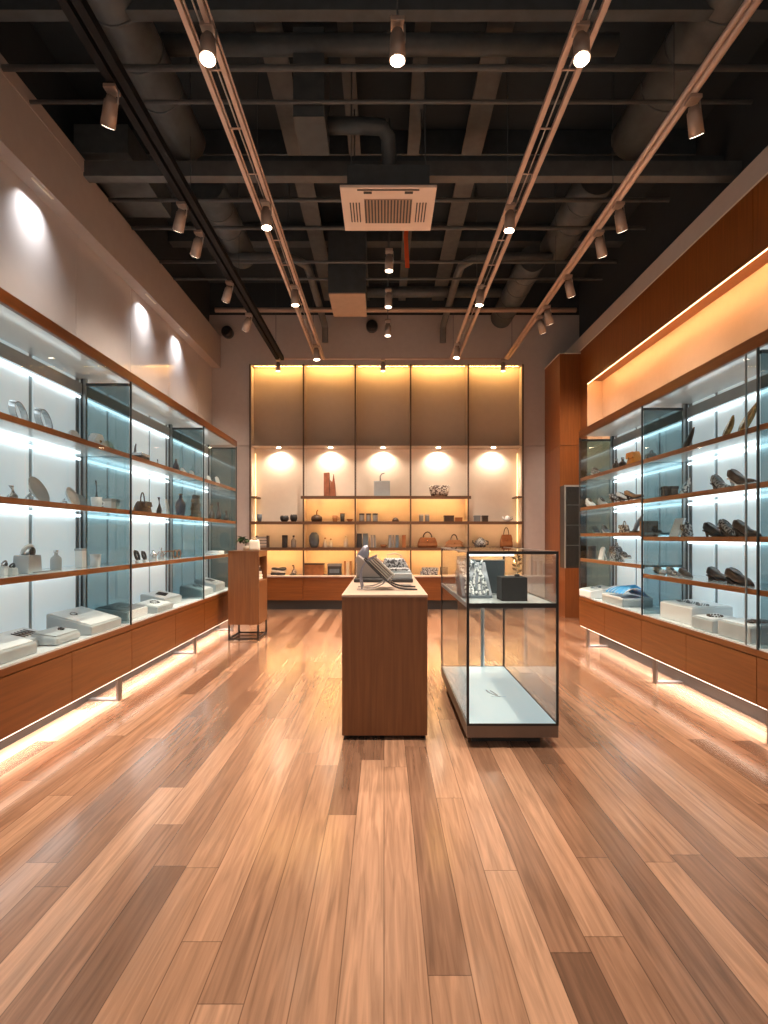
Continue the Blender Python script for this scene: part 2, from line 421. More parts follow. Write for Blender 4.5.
# tall dark glass unit in front of the wooden column
tu = thing('corner_cabinet', 'tall dark glass corner cabinet on a wooden base against the right column', 'cabinet', (3.33, 9.82, 0))
MB().box(3.135, 3.53, 9.70, 9.965, 0, .86).build('base', M['cabz'], tu, True)
MB().box(3.135, 3.53, 9.72, 9.965, .86, 2.3).build('body', M['char'], tu, True)
MB().box(3.15, 3.52, 9.70, 9.712, .90, 2.27).build('glass_door', M['tint'], tu, True)
MB().box(3.13, 3.15, 9.695, 9.72, .86, 2.3).build('door_frame', M['greyframe'], tu, True)
MB().box(3.15, 3.53, 9.695, 9.72, 2.27, 2.3).build('door_frame', M['greyframe'], tu, True)
for z in (1.25, 1.6, 1.95):
    MB().box(3.15, 3.52, 9.712, 9.721, z, z+.012).build('shelf', M['greyframe'], tu, True)

# ------------------------------------------------------------------ back shelf wall
DB = 10.85
cx = [at(x, 0, DB).x for x in (249.8, 303.3, 355.2, 410.7, 468.5, 523.2)]
zz = lambda y: at(0, y, DB).z
Z1, Z2, Z3, ZK, ZB = zz(496), zz(521.5), zz(547.7), zz(575.4), .18
su = thing('shelf_unit', 'lit cream shelf wall at the back with five bays and glowing upper panels', 'shelf unit', ((cx[0]+cx[5])/2, 11.1, 0))
for i in range(5):
    MB().box(cx[i]+.002, cx[i+1]-.002, 11.17, 11.20, zs+.02, zt+.03).build('upper_panel', M['uppanel'], su, True)
    MB().box(cx[i]+.002, cx[i+1]-.002, 11.28, 11.30, ZK, zs).build('back_panel', M['cream'], su, True)
    MB().box(cx[i]+.05, cx[i+1]-.05, 11.01, 11.035, zt+.008, zt+.020).build('top_light_strip', emis('panel_led_%d' % i, (1, .56, .17), 55.0), su, True)
    xm = (cx[i]+cx[i+1])/2
    MB().lathe([(.03, zs-.010), (.04, zs-.007), (.042, zs+.0)], (xm, 11.08, 0), 16).build('downlight', M['lens'], su, True)
    lamp('SPOT', 'niche_spot', (xm, 11.16, zs-.012), 44, (1, .80, .60), (xm, 11.20, 0), spot_size=math.radians(145), spot_blend=.65, shadow_soft_size=.04)
MB().box(cx[0], cx[5], YB, 11.30, zs, zs+.02).build('niche_ceiling', M['uppanel'], su, True)
MB().box(cx[0]-.02, cx[0], YB+.1, 11.30, ZK, zt).build('side_panel', M['cream'], su, True)
MB().box(cx[5], cx[5]+.02, YB+.1, 11.30, ZK, zt).build('side_panel', M['cream'], su, True)
MB().box(cx[0]-.02, cx[5]+.02, YB+.1, 11.30, zt+.03, zt+.05).build('top_panel', M['uppanel'], su, True)
for x in cx:
    MB().box(x-.014, x+.014, DB+.012, DB+.05, ZK, zt).build('mullion', M['mull'], su, True)
for i in range(1, 5):
    MB().box(cx[i]-.012, cx[i]+.012, DB+.05, 11.17, zs+.02, zt).build('upper_divider', M['uppanel'], su, True)
for i in range(1, 5):
    MB().box(cx[i]-.012, cx[i]+.012, DB+.05, 11.28, ZK, Z1 if i in (1, 4) else Z1).build('divider', M['cream'], su, True)
MB().box(cx[1]-.05, cx[4]+.05, DB, 11.27, Z1-.03, Z1).box(cx[1]-.05, cx[4]+.05, DB-.002, DB+.012, Z1-.055, Z1+.002).build('shelf', M['dshelf'], su, True)
MB().box(cx[0], cx[0]+.12, DB+.05, 11.27, Z1-.03, Z1).build('shelf', M['dshelf'], su, True)
MB().box(cx[5]-.12, cx[5], DB+.05, 11.27, Z1-.03, Z1).build('shelf', M['dshelf'], su, True)
for z in (Z2, Z3):
    MB().box(cx[0], cx[5], DB, 11.27, z-.03, z).box(cx[0], cx[5], DB-.002, DB+.0115, z-.055, z+.002).build('shelf', M['dshelf'], su, True)
def wl(i, z, a=.06, b=.06, m='ledw'):
    MB().box(cx[i]+a, cx[i+1]-b, DB+.05, DB+.07, z-.050, z-.0305).build('shelf_light_or_fill_strip', M[m], su, True)
for i in (1, 2, 3): wl(i, Z1)
wl(1, Z2, .3, .15)
for i in (0, 2, 3, 4): wl(i, Z2, m='ledfill')  # added fill strips to brighten these bays, which show no lamp
for i in (0, 1, 2, 3, 4): wl(i, Z3)
for x, d in ((cx[0]+.03, 1), (cx[5]-.03, -1)):
    MB().box(x-.006, x+.006, 11.2, 11.22, Z3+.1, zs-.1).build('side_light_strip', emis('side_led', (1, .62, .25), 2.2), su, True)
GB = 'low wooden cabinets under the back shelves'
names5 = ['leftmost', 'second from left', 'middle', 'second from right', 'rightmost']
for i in range(5):
    bc = thing('base_cabinet', '%s of five low wooden cabinets under the back shelf wall' % names5[i], 'cabinet', ((cx[i]+cx[i+1])/2, 11.0, 0), 0, GB)
    MB().box(cx[i], cx[i+1], 10.82, 11.25, ZB, ZK-.03).build('carcass', M['cabx'], bc, True)
    MB().box(cx[i]+.004, cx[i+1]-.004, 10.80, 10.819, ZB, ZK-.034).build('door', M['cabx'], bc, True)
    MB().box(cx[i], cx[i+1], 10.86, 11.25, 0, ZB).build('kick_board', M['char'], bc, True)
tag(MB().box(cx[0], cx[5], 10.78, 11.275, ZK-.03, ZK).build('counter_top', M['count'], bevel=.004), 'long pale counter top along the foot of the back shelf wall', 'counter')

# ------------------------------------------------------------------ items kit (local: x width, -y front, z up)
def bag(name, label, loc, rz, w, h, d, mat, hm=None, handle=.45, flap=True, group=None, taper=.8, puff=0.0, cat='bag'):
    r = thing(name, label, cat, loc, rz, group)
    hb = h*(1-handle); rings = []
    for i in range(7):
        t = i/6; k = 1-(1-taper)*t; bul = 1+puff*math.sin(PI*min(1, t*1.1))
        z = hb*t; ww, dd = w/2*k*bul, d/2*(1-.45*t)*bul
        if i in (0, 6): ww *= .94; dd *= .8
        rings.append([(ww*math.copysign(abs(math.cos(a))**.45, math.cos(a)), dd*math.copysign(abs(math.sin(a))**.55, math.sin(a)), z) for a in [2*PI*j/20 for j in range(20)]])
    MB().loft(rings).build('body', mat, r)
    if handle > 0:
        pts = [(-w*.28*math.cos(PI*i/10)*taper, 0, hb*.92+(h-hb*.92)*math.sin(PI*i/10)) for i in range(11)]
        MB().tube(pts, max(.006, w*.03), 7).build('handle', hm or mat, r)
    if flap:
        k = MB().prism([(-w*.45*taper, hb*.99), (w*.45*taper, hb*.99), (w*.44, hb*.62), (0, hb*.5), (-w*.44, hb*.62)], -d*.42-.004, -d*.34)
        k.build('flap', mat, r)
        MB().ball((0, -d*.43-.004, hb*.58), .012).build('clasp', M['gold'], r)
    return r
def shoe(name, label, loc, rz, L, mat, heel=.06, sole=None, group=None, flat_=False, tilt=0, cat='shoe'):
    r = thing(name, label, cat, loc, rz, group)
    hl = heel; N = 9; rings = []; sr = []; up = []
    T = Matrix.Identity(4)
    if tilt: T = Matrix.Rotation(-tilt, 4, 'Y')
    for i in range(N):
        t = i/(N-1)
        sm_ = max(0, 1-t/.62); b = hl*(sm_*sm_*(3-2*sm_))+.008
        top = b+L*(.23*(1-t)**.8+.075*math.sin(PI*t)**.5*.8+.045 - (.05 if .12 < t < .5 else 0)*0)
        w = L*(.115+.07*math.sin(PI*min(1, t*.95)))*(1 if t < .75 else max(.25, 1-(t-.75)*2.4))
        x = -L/2+L*t; ring = []
        for j in range(14):
            a = 2*PI*j/14
            ring.append(T @ Vector((x, w*math.cos(a)*(1 if math.sin(a) < 0 else .82), (b+top)/2+(top-b)/2*math.sin(a))))
        rings.append(ring)
        sr.append([T @ Vector((x, s*w*.98, b+o)) for s, o in ((-1, -.008), (1, -.008), (1, .004), (-1, .004))])
    MB().loft(rings).build('upper', mat, r)
    MB().loft(sr, True, False).build('sole', sole or M['darkbrown'], r)
    m = MB().cyl(T @ Vector((-L*.42, 0, hl+.004)), (T @ Vector((-L*.40, 0, 0))) if tilt == 0 else T @ Vector((-L*.4, 0, 0)), L*.075, L*.035 if heel > .04 else L*.085, 10)
    m.build('heel', sole or M['darkbrown'], r)
    # dark foot opening on top of the rear half
    op = []
    for j in range(14):
        a = 2*PI*j/14; x = -L*.16+L*.25*math.cos(a); t = (x+L/2)/L
        sm_ = max(0, 1-t/.62); b = hl*(sm_*sm_*(3-2*sm_))+.008
        top = b+L*(.23*(1-t)**.8+.075*math.sin(PI*t)**.5*.8+.045)
        op.append(T @ Vector((x, L*.09*math.sin(a), top+.002-.25*abs(math.sin(a))*0)))
    MB().quad(op).build('lining', M['black'] if mat not in (M['black'],) else M['grey'], r)
    if tilt:
        lo = min(min(v.co.z for v in c.data.vertices) for c in r.children)
        for c in r.children:
            for v in c.data.vertices: v.co.z -= lo
    return r
def lid_box(name, label, loc, rz, w, d, h, mat, lm=None, group=None, lidh=.25, cat='box'):
    r = thing(name, label, cat, loc, rz, group)
    MB().box(-w/2, w/2, -d/2, d/2, 0, h*(1-lidh)).build('box_body', mat, r, bevel=.004)
    MB().box(-w/2-.004, w/2+.004, -d/2-.004, d/2+.004, h*(1-lidh), h).build('lid', lm or mat, r, bevel=.004)
    return r
def pot(name, label, loc, prof, mat, rim=None, group=None, sx=1, sy=1, rz=0, cat='vase', n=20):
    r = thing(name, label, cat, loc, rz, group)
    MB().lathe(prof, (0,0,0), n, sx, sy).build('body', mat, r)
    R, zt_ = prof[-1]
    MB().tube([(R*.98*sx*math.cos(2*PI*j/16), R*.98*sy*math.sin(2*PI*j/16), zt_) for j in range(16)], max(.003, R*.07), 6, True).build('rim', rim or mat, r)
    return r
def cyl_prof(R, h): return [(R*.92, 0), (R, h*.06), (R, h*.94), (R*.93, h)]
def tin(name, label, loc, R, h, mat, lm=None, group=None, cat='tin'):
    r = thing(name, label, cat, loc, 0, group)
    MB().lathe(cyl_prof(R, h*.82), (0,0,0), 16).build('body', mat, r)
    MB().lathe([(R*1.03, h*.8), (R*1.03, h*.97), (R*.9, h)], (0,0,0), 16).build('lid', lm or mat, r)
    return r
def book(name, label, loc, rz, w, h, t, mat, lean=0.0, group=None, cat='book'):
    # upright book: t along local x (spine thickness), w depth, h height
    r = thing(name, label, cat, loc, rz, group)
    R = Matrix.Rotation(lean, 4, 'Y')
    MB().box(0, t, -w/2, w/2, 0, h).xf(R).build('cover', mat, r)
    MB().box(t*.15, t*.85, -w/2+.004, w/2+.003, h-.001, h+.002).xf(R).build('pages', M['pages'], r)
    lo = min((c.data.vertices[i].co.z for c in r.children for i in range(len(c.data.vertices))))
    for c in r.children:
        for v in c.data.vertices: v.co.z -= lo
    return r
def slab(name, label, loc, rz, w, h, t, mat, lean=.25, round_=True, group=None, cat='display card'):
    r = thing(name, label, cat, loc, rz, group)
    if round_:
        poly = [(-w/2, 0), (w/2, 0)]+[(w/2*math.cos(a), h*.72+h*.28*math.sin(a)) for a in [PI*i/10 for i in range(11)]]
    else: poly = [(-w/2, 0), (w/2, 0), (w/2, h), (-w/2, h)]
    R = Matrix.Rotation(-lean, 4, 'X')
    MB().prism(poly, 0, t).xf(R).build('panel', mat, r, bevel=.003)
    MB().prism([(-w*.12, 0), (w*.12, 0), (w*.08, h*.6), (-w*.08, h*.6)], 0, .006).xf(Matrix.Translation((0, h*.36+t, 0)) @ Matrix.Rotation(.32, 4, 'X')).build('back_strut', mat, r)
    lo = min((v.co.z for c in r.children for v in c.data.vertices))
    for c in r.children:
        for v in c.data.vertices: v.co.z -= lo
    return r
def cuff(name, label, loc, rz, R, group=None, mat=None):
    r = thing(name, label, 'bracelet', loc, rz, group)
    mat = mat or M['silver']
    pts = [(R*.72*math.cos(a), R*.25*math.sin(a), R*1.25+R*math.sin(a)) for a in [math.radians(-60+300*i/18) for i in range(19)]]
    MB().strip(pts, (0, R*.55, R*.12), .006).build('band', mat, r)
    MB().lathe([(R*.5, 0), (R*.5, .01), (R*.12, .02), (R*.10, R*.35), (R*.42, R*.42), (R*.42, R*.5)], (0,0,0), 14, 1, .6).build('stand', M['lgrey'], r)
    return r
def oval_dish(name, label, loc, rz, w, h, mat, lean=.5, group=None):
    r = thing(name, label, 'dish', loc, rz, group)
    R = Matrix.Translation((0, 0, h*.5)) @ Matrix.Rotation(lean*.9, 4, 'Y') @ Matrix.Rotation(PI/2-.25, 4, 'X')
    MB().lathe([(w*.15, -.0), (w*.34, .012), (w*.5, .035), (w*.49, .04), (w*.32, .02), (w*.02, .012)], (0,0,0), 28, 1, .62).xf(R).build('plate', mat, r)
    MB().tube([(-w*.2, .05, 0), (-w*.12, .03, h*.3), (w*.12, .03, h*.3), (w*.2, .05, 0)], .006, 6).tube([(0, .10, 0), (0, .03, h*.45)], .006, 6).build('easel', M['chrome'], r)
    return r
def tray(name, label, loc, rz, w, d, h0, h1, mat, pad, group=None, rnd=.01):
    r = thing(name, label, 'display tray', loc, rz, group)
    poly = [(-d/2, 0), (d/2, 0), (d/2, h1), (-d/2, h0)]
    T = Matrix(((0,1,0,0),(1,0,0,0),(0,0,1,0),(0,0,0,1)))
    MB().prism(poly, -w/2, w/2).xf(T).build('tray_body', mat, r, bevel=rnd, bseg=3)
    e = .018; sl = (h1-h0)/d
    p2 = [(-d/2+e, h0+sl*e+.0005), (d/2-e, h1-sl*e+.0005), (d/2-e, h1-sl*e+.007), (-d/2+e, h0+sl*e+.007)]
    MB().prism(p2, -w/2+e, w/2-e).xf(T).build('pad', pad, r, bevel=.003)
    r['slope'] = sl; r['top'] = (h0+h1)/2+.007
    return r
def necklace(name, label, parent_tray, lx, ly, s, mat, rot=0.0, group=None, kind='chain'):
    """a piece lying on a sloped tray"""
    t = parent_tray; sl = t['slope']; top = t['top']
    L = t.location; a = t.rotation_euler.z
    wx = L.x+lx*math.cos(a)-ly*math.sin(a); wy = L.y+lx*math.sin(a)+ly*math.cos(a); wz = L.z+top+sl*ly
    T = Matrix.Rotation(math.atan(sl), 4, 'X') @ Matrix.Rotation(rot, 4, 'Z')
    m = MB()
    if kind == 'chain':
        for i in range(15):
            q = 2*PI*i/15; m.ball((s*math.cos(q), s*.55*math.sin(q), .005), s*.1, n=6)
        m.ball((0, -s*.62, .007), s*.22, s*.2, .008, 8)
    elif kind == 'bar':
        for i in range(5): m.tube([(s*(-.8+.4*i), -s*.5, .004), (s*(-.7+.4*i), s*.5, .004)], .004, 6)
        m.tube([(-s*.9, 0, .005), (s*.9, 0, .005)], .003, 6)
    else:
        for i in range(9):
            q = 2*PI*i/9; m.ball((s*.6*math.cos(q), s*.6*math.sin(q), .006), s*.28, s*.18, .008, 7)
        m.ball((0, 0, .01), s*.35, s*.35, .01, 8)
    m.xf(T)
    o = m.build(name, mat); o.location = (wx, wy, wz); o.rotation_euler = (0, 0, a)
    return tag(o, label, name.replace('_', ' '), group)
def bust(name, label, loc, rz, w, h, mat, group=None, cat='bust'):
    r = thing(name, label, cat, loc, rz, group)
    prof = [(.5, 0), (.5, .03), (.34, .06), (.42, .25), (.5, .5), (.46, .66), (.24, .78), (.15, .86), (.15, 1.0)]
    MB().lathe([(w*a, h*b) for a, b in prof], (0,0,0), 18, 1, .55).build('form', mat, r)
    MB().lathe([(w*.17, h), (w*.17, h*1.02), (w*.03, h*1.05)], (0,0,0), 12, 1, .7).build('neck_cap', M['gold'], r)
    return r
def feather(name, label, loc, rz, w, h, mat, bend=.3, group=None):
    r = thing(name, label, 'ornament', loc, rz, group)
    rings = []
    for i in range(9):
        t = i/8; ww = w*.55*math.sin(PI*(.12+.8*t))**1.1; x = bend*w*(t*t)*1.6-w*.2; y = .04*math.sin(2*t)
        rings.append([(x-ww, y, .02+h*.97*t), (x, y-.025*(1-t)-.006, .02+h*.97*t), (x+ww*.7, y, .02+h*.97*t), (x, y+.025*(1-t)+.006, .02+h*.97*t)])
    MB().loft(rings, True, True).build('blade', mat, r)
    MB().box(-w*.5, w*.35, -.04, .05, 0, .024).build('base', M['darkbrown'], r, bevel=.004)
    return r
def watchstand(name, label, loc, rz, w, h, cm, bm_, group=None):
    r = thing(name, label, 'watch display', loc, rz, group)
    MB().prism([(-w/2, 0), (w/2, 0), (w*.42, h*.62), (-w*.42, h*.62)], -w*.35, w*.35).build('block', cm, r, bevel=.006)
    pts = [(w*.28*math.cos(a), -w*.12*math.sin(a), h*.64+h*.30*(.5+.5*math.sin(a))) for a in [2*PI*i/16 for i in range(16)]]
    MB().tube(pts, w*.09, 7, True).build('band', bm_, r)
    MB().ball((0, -w*.22, h*.74), w*.2, w*.08, w*.2, 12).build('dial', M['darkframe'], r)
    return r
def spectacles(name, label, loc, rz, w, mat, group=None):
    r = thing(name, label, 'sunglasses', loc, rz, group)
    m = MB(); q = w*.24; hz = w*.2
    for s in (-1, 1):
        m.tube([(s*w*.26+q*math.cos(2*PI*i/14), 0, hz+w*.19*math.sin(2*PI*i/14)) for i in range(14)], .007, 6, True)
    m.tube([(-w*.05, 0, hz+.02), (w*.05, 0, hz+.02)], .006, 6)
    m.build('frame', mat, r)
    for s in (-1, 1):
        MB().quad([(s*w*.26+q*math.cos(2*PI*i/14), .001, hz+w*.19*math.sin(2*PI*i/14)) for i in range(14)]).build('lens', M['tint'], r)
        MB().tube([(s*w*.49, 0, hz+.03), (s*w*.49, w*.7, hz+.03), (s*w*.48, w*.9, .004)], .005, 6).build('temple', mat, r)
    return r
def figure_stand(name, label, loc, rz, w, h, mat, group=None, cat='ornament'):
    """sculpted abstract figure: twisted column on a disc"""
    r = thing(name, label, cat, loc, rz, group)
    rings = []
    for i in range(10):
        t = i/9; rr = w*(.34-.2*t+.12*math.sin(PI*2.2*t)); ox = w*.18*math.sin(3.2*t)
        rings.append([(ox+rr*math.cos(2*PI*j/12), rr*.6*math.sin(2*PI*j/12), .012+h*.95*t) for j in range(12)])
    MB().loft(rings).build('form', mat, r)
    MB().lathe([(w*.5, 0), (w*.5, .01), (w*.46, .014)], (0,0,0), 16).build('base', M['char'], r)
    return r
def bottle(name, label, loc, R, h, mat, cap=None, group=None, cat='bottle', rz=0):
    r = thing(name, label, cat, loc, rz, group)
    MB().lathe([(R*.9, 0), (R, h*.05), (R, h*.5), (R*.85, h*.62), (R*.35, h*.74), (R*.33, h*.86)], (0,0,0), 16).build('body', mat, r)
    MB().lathe([(R*.4, h*.85), (R*.42, h*.98), (R*.3, h)], (0,0,0), 12).build('cap', cap or M['chrome'], r)
    return r
def cup(name, label, loc, R, h, mat, group=None, rz=0, cat='cup'):
    r = thing(name, label, cat, loc, rz, group)
    MB().lathe([(R*.7, 0), (R*.8, .004), (R*.95, h*.5), (R, h), (R*.9, h*.99), (R*.72, h*.12), (.002, h*.08)], (0,0,0), 18).build('body', mat, r)
    pts = [(R*.9+R*.6*math.sin(PI*i/8), 0, h*.25+h*.5*i/8) for i in range(9)]
    MB().tube(pts, R*.1, 6).build('handle', mat, r)
    return r
def folded(name, label, loc, rz, w, d, h, mat, n=3, group=None, cat='folded cloth'):
    r = thing(name, label, cat, loc, rz, group)
    for i in range(n):
        z0 = h*i/n; z1 = h*(i+1)/n-.001; k = 1-.05*i; sh = .012*((i % 2)*2-1)
        MB().box(-w/2*k+sh, w/2*k+sh, -d/2*k, d/2*k, z0, z1).build('layer', mat, r, bevel=min(.012, (z1-z0)*.45), bseg=3)
    return r

# placing on side cabinets from what the photo shows
def sideL(x0, x1, z, X=2.49):
    xc = (x0+x1)/2; D = F*X/abs(xc-CX); w = abs(x1-x0)*D/abs(xc-CX)
    return Vector((-X, D, z)), w, D/F, PI/2
def sideR(x0, x1, z, X=2.82):
    xc = (x0+x1)/2; D = F*X/abs(xc-CX); w = abs(x1-x0)*D/abs(xc-CX)
    return Vector((X, D, z)), w, D/F, -PI/2

# ---- left, first bay, top shelf
z = LS[0]
l, w, k, a = sideL(12, 25, z); cuff('bracelet', 'silver cuff bracelet on a stand, top left shelf, nearest the left edge of the frame', l, a, .085)
l, w, k, a = sideL(37, 50, z); cuff('bracelet', 'silver cuff bracelet on a stand, top left shelf, second from the left edge', l, a, .09)
l, w, k, a = sideL(60, 70, z, 2.6); slab('display_card', 'pale grey rounded card standing behind the others on the top left shelf', l, a, w*.8, .11, .012, M['white2'])
l, w, k, a = sideL(72, 85, z); slab('display_card', 'plain white rounded card on the top left shelf, left of the white pouch', l, a, w*.75, .135, .02, M['white'])
l, w, k, a = sideL(87, 103, z); bag('pouch', 'white and grey slanted pouch on the top left shelf beside the glass partition', l, a, w*.75, .15, .10, M['white2'], handle=0, taper=.45, flap=True)
l, w, k, a = sideL(107, 119, z, 2.42); slab('display_card', 'small cream slanted card on the top left shelf just before the glass corner', l, a, w*.7, .12, .03, M['ivory'], .35)
# second shelf
z = LS[1]
l, w, k, a = sideL(2, 20, z, 2.50); figure_stand('brooch_stand', 'silver brooch on a dark base at the left end of the second left shelf', l, a, .11, .10, M['silver'])
l, w, k, a = sideL(22, 46, z, 2.55); oval_dish('oval_dish', 'larger grey oval dish tilted on an easel, second left shelf', l, a, .28, .19, M['lgrey'])
l, w, k, a = sideL(59, 78, z, 2.52); oval_dish('oval_dish', 'smaller white oval dish tilted on an easel, second left shelf', l, a, .22, .15, M['white'])
l, w, k, a = sideL(78, 88, z, 2.56); slab('display_card', 'grey wedge card beside the white oval dish on the second left shelf', l, a, w, .13, .02, M['lgrey'], .3)
l, w, k, a = sideL(92, 100, z, 2.58); figure_stand('spire', 'dark slim spire ornament behind the white ring holders, second left shelf', l, a, .06, .27, M['darkbrown'])
l, w, k, a = sideL(89, 104, z, 2.44); cup('ring_holder', 'white handled ring holder in front of the dark spire, second left shelf', l, .045, .10, M['white'], rz=1.0)
l, w, k, a = sideL(106, 117, z, 2.42); lid_box('gift_box', 'small white gift box at the partition end of the second left shelf', l, a, w*.75, .07, .10, M['white'], M['lgrey'])
# third shelf
z = LS[2]
l, w, k, a = sideL(0, 8, z, 2.45); watchstand('watch_display', 'silver watch on a white block at the left frame edge, third left shelf', l, a, .07, .10, M['white'], M['silver'])
l, w, k, a = sideL(8, 16, z, 2.42); watchstand('watch_display', 'small watch with dark band, second from the left edge of the third left shelf', l, a, .065, .08, M['lgrey'], M['char'])
l, w, k, a = sideL(17, 38, z, 2.48); watchstand('watch_display', 'large white bracelet watch on a tall grey block, third left shelf', l, a, .16, .20, M['lgrey'], M['white'])
l, w, k, a = sideL(52, 60, z, 2.52); bottle('scent_bottle', 'slim clear grey scent bottle on the third left shelf', l, .04, .15, M['lgrey'])
l, w, k, a = sideL(42, 50, z, 2.34); t_ = tray('pen_tray', 'thin flat grey tray at the front of the third left shelf', l, a, .30, .06, .008, .008, M['lgrey'], M['grey'], None, .002)
l, w, k, a = sideL(76.5, 85, z, 2.48); lid_box('tall_box', 'tall narrow white box against the partition on the third left shelf', l, a, .07, .06, .155, M['white'], M['lgrey'], lidh=.12)
l, w, k, a = sideL(91, 100, z, 2.46); pot('tumbler', 'white square tumbler beside the tall box on the third left shelf', l, [(.032, 0), (.04, .01), (.045, .10)], M['white2'], cat='cup', n=4, rz=.8)
# deck trays
z = .63
def dk(x, y, z=.63):                           # a deck point seen at pixel x,y
    D = (H-z)*F/(y-CY); return Vector(((x-CX)*D/F, D, z))
GT = 'white display trays on the left cabinet deck'
p = Vector((-2.47, 3.52, z)); t1 = tray('display_tray', 'white sloped tray cut by the left frame edge, nearest on the deck', p, PI/2, .40, .34, .075, .15, M['lgrey'], M['white'], GT, .012)
necklace('brooch', 'dark brooch on the tray at the left frame edge', t1, .05, .08, .035, M['char'], .4, None, 'bar')
p = Vector((-2.56, 3.98, z)); t2 = tray('display_tray', 'low white tray with rows of dark pins, behind the near trays', p, PI/2, .36, .26, .05, .10, M['lgrey'], M['white'], GT)
necklace('pin_set', 'row of dark pins on the low white tray by the back panels', t2, .0, .0, .10, M['char'], .1, None, 'bar')
p = Vector((-2.40, 4.10, z)); t3 = tray('display_tray', 'rounded grey tray with one dark brooch, second along the deck glass', p, PI/2, .32, .20, .06, .09, M['lgrey'], M['lgrey'], GT, .025)
necklace('brooch', 'small dark brooch on the rounded grey tray', t3, .06, .0, .03, M['char'], .2, None, 'flower')
p = Vector((-2.46, 4.62, z)); t4 = tray('display_tray', 'large white sloped tray touching the first glass partition', p, PI/2, .50, .36, .07, .17, M['lgrey'], M['white'], GT, .012)
necklace('necklace', 'fine grey chain lying on the large white sloped tray', t4, -.08, .06, .04, M['grey'], .3, None, 'chain')
# ---- left, middle bay
z = LS[0]
l, w, k, a = sideL(134, 147.6, z); lid_box('clasp_box', 'dark framed clasp box on the top shelf just past the first partition', l, a, w*.6, .10, .115, M['char'], M['silver'])
l, w, k, a = sideL(137, 140, z, 2.62); feather('plume', 'tall thin grey plume behind the dark clasp box, top left shelf', l, a, .05, .25, M['grey'], .4)
l, w, k, a = sideL(155, 160, z); figure_stand('ring_stand', 'slim dark ring stand midway along the top left shelf', l, a, .05, .11, M['char'])
l, w, k, a = sideL(165, 168, z); figure_stand('ring_stand', 'slim grey ring stand right of the dark one, top left shelf', l, a, .045, .10, M['grey'])
l, w, k, a = sideL(172, 180, z); bust('necklace_bust', 'dark navy necklace bust on the top left shelf by the second partition', l, a, .12, .19, M['navy'])
l, w, k, a = sideL(181, 188, z, 2.42); shoe('shoe', 'white low shoe on the top left shelf, left of a matching one', l, a, .20, M['white2'], .03, M['lgrey'])
l, w, k, a = sideL(190, 197, z, 2.40); shoe('shoe', 'white low shoe on the top left shelf closest to the second glass post', l, a, .20, M['white2'], .03, M['lgrey'])
z = LS[1]
l, w, k, a = sideL(134, 151, z); bag('handbag', 'dark brown rounded handbag with a tall handle, second left shelf', l, a, .22, .22, .14, M['darkbrown'], handle=.42, puff=.1, taper=.75)
l, w, k, a = sideL(155, 162.5, z); figure_stand('figurine', 'black twisted figurine on the second left shelf, right of the brown handbag', l, a, .10, .20, M['black'])
l, w, k, a = sideL(166, 172, z, 2.60); slab('display_card', 'tall white card between the black figurine and blue dress form', l, a, .09, .22, .02, M['white'], .12, False)
l, w, k, a = sideL(173, 188, z); bust('dress_form', 'dark blue dress form on the second left shelf', l, a, .20, .28, M['navy'], cat='dress form')
l, w, k, a = sideL(192, 199.5, z, 2.44); folded('folded_scarf', 'tall tan stack of scarves beside the blue dress form', l, a, .10, .12, .31, M['tanl'], 6)
z = LS[2]
l, w, k, a = sideL(134, 140, z); cuff('bracelet', 'black bracelet on a stand just past the first partition, third left shelf', l, a, .05, None, M['black'])
l, w, k, a = sideL(141, 147, z); cuff('bracelet', 'black bracelet on a stand, second past the first partition, third left shelf', l, a, .045, None, M['black'])
l, w, k, a = sideL(150, 156, z); bottle('scent_bottle', 'clear short scent bottle between black bracelets and sunglasses', l, .035, .11, M['silver'])
l, w, k, a = sideL(158, 164, z); bottle('scent_bottle', 'clear taller scent bottle just left of the brown sunglasses', l, .03, .13, M['silver'])
l, w, k, a = sideL(167, 187, z); spectacles('sunglasses', 'brown round sunglasses on the third left shelf', l, a, .24, M['brown'])
z = .63
p = Vector((-2.50, 5.35, z)); t5 = tray('display_tray', 'dark topped tray just past the first partition on the left deck', p, PI/2, .45, .30, .08, .12, M['white'], M['grey'], GT)
necklace('necklace', 'silver chain on the dark topped tray', t5, 0, 0, .08, M['silver'], .3)
p = Vector((-2.40, 5.85, z)); t6 = tray('display_tray', 'white low tray in the middle of the middle left cabinet', p, PI/2, .42, .24, .06, .10, M['lgrey'], M['white'], GT)
necklace('necklace', 'dark chain on the low tray in the middle left cabinet', t6, 0, 0, .07, M['grey'], .2)
p = Vector((-2.54, 6.40, z)); t7 = tray('display_tray', 'white tray with dark pins near the second left partition', p, PI/2, .50, .28, .08, .14, M['lgrey'], M['white'], GT)
necklace('pin_set', 'dark pins on the tray near the second left partition', t7, 0, 0, .11, M['char'], .2, None, 'bar')
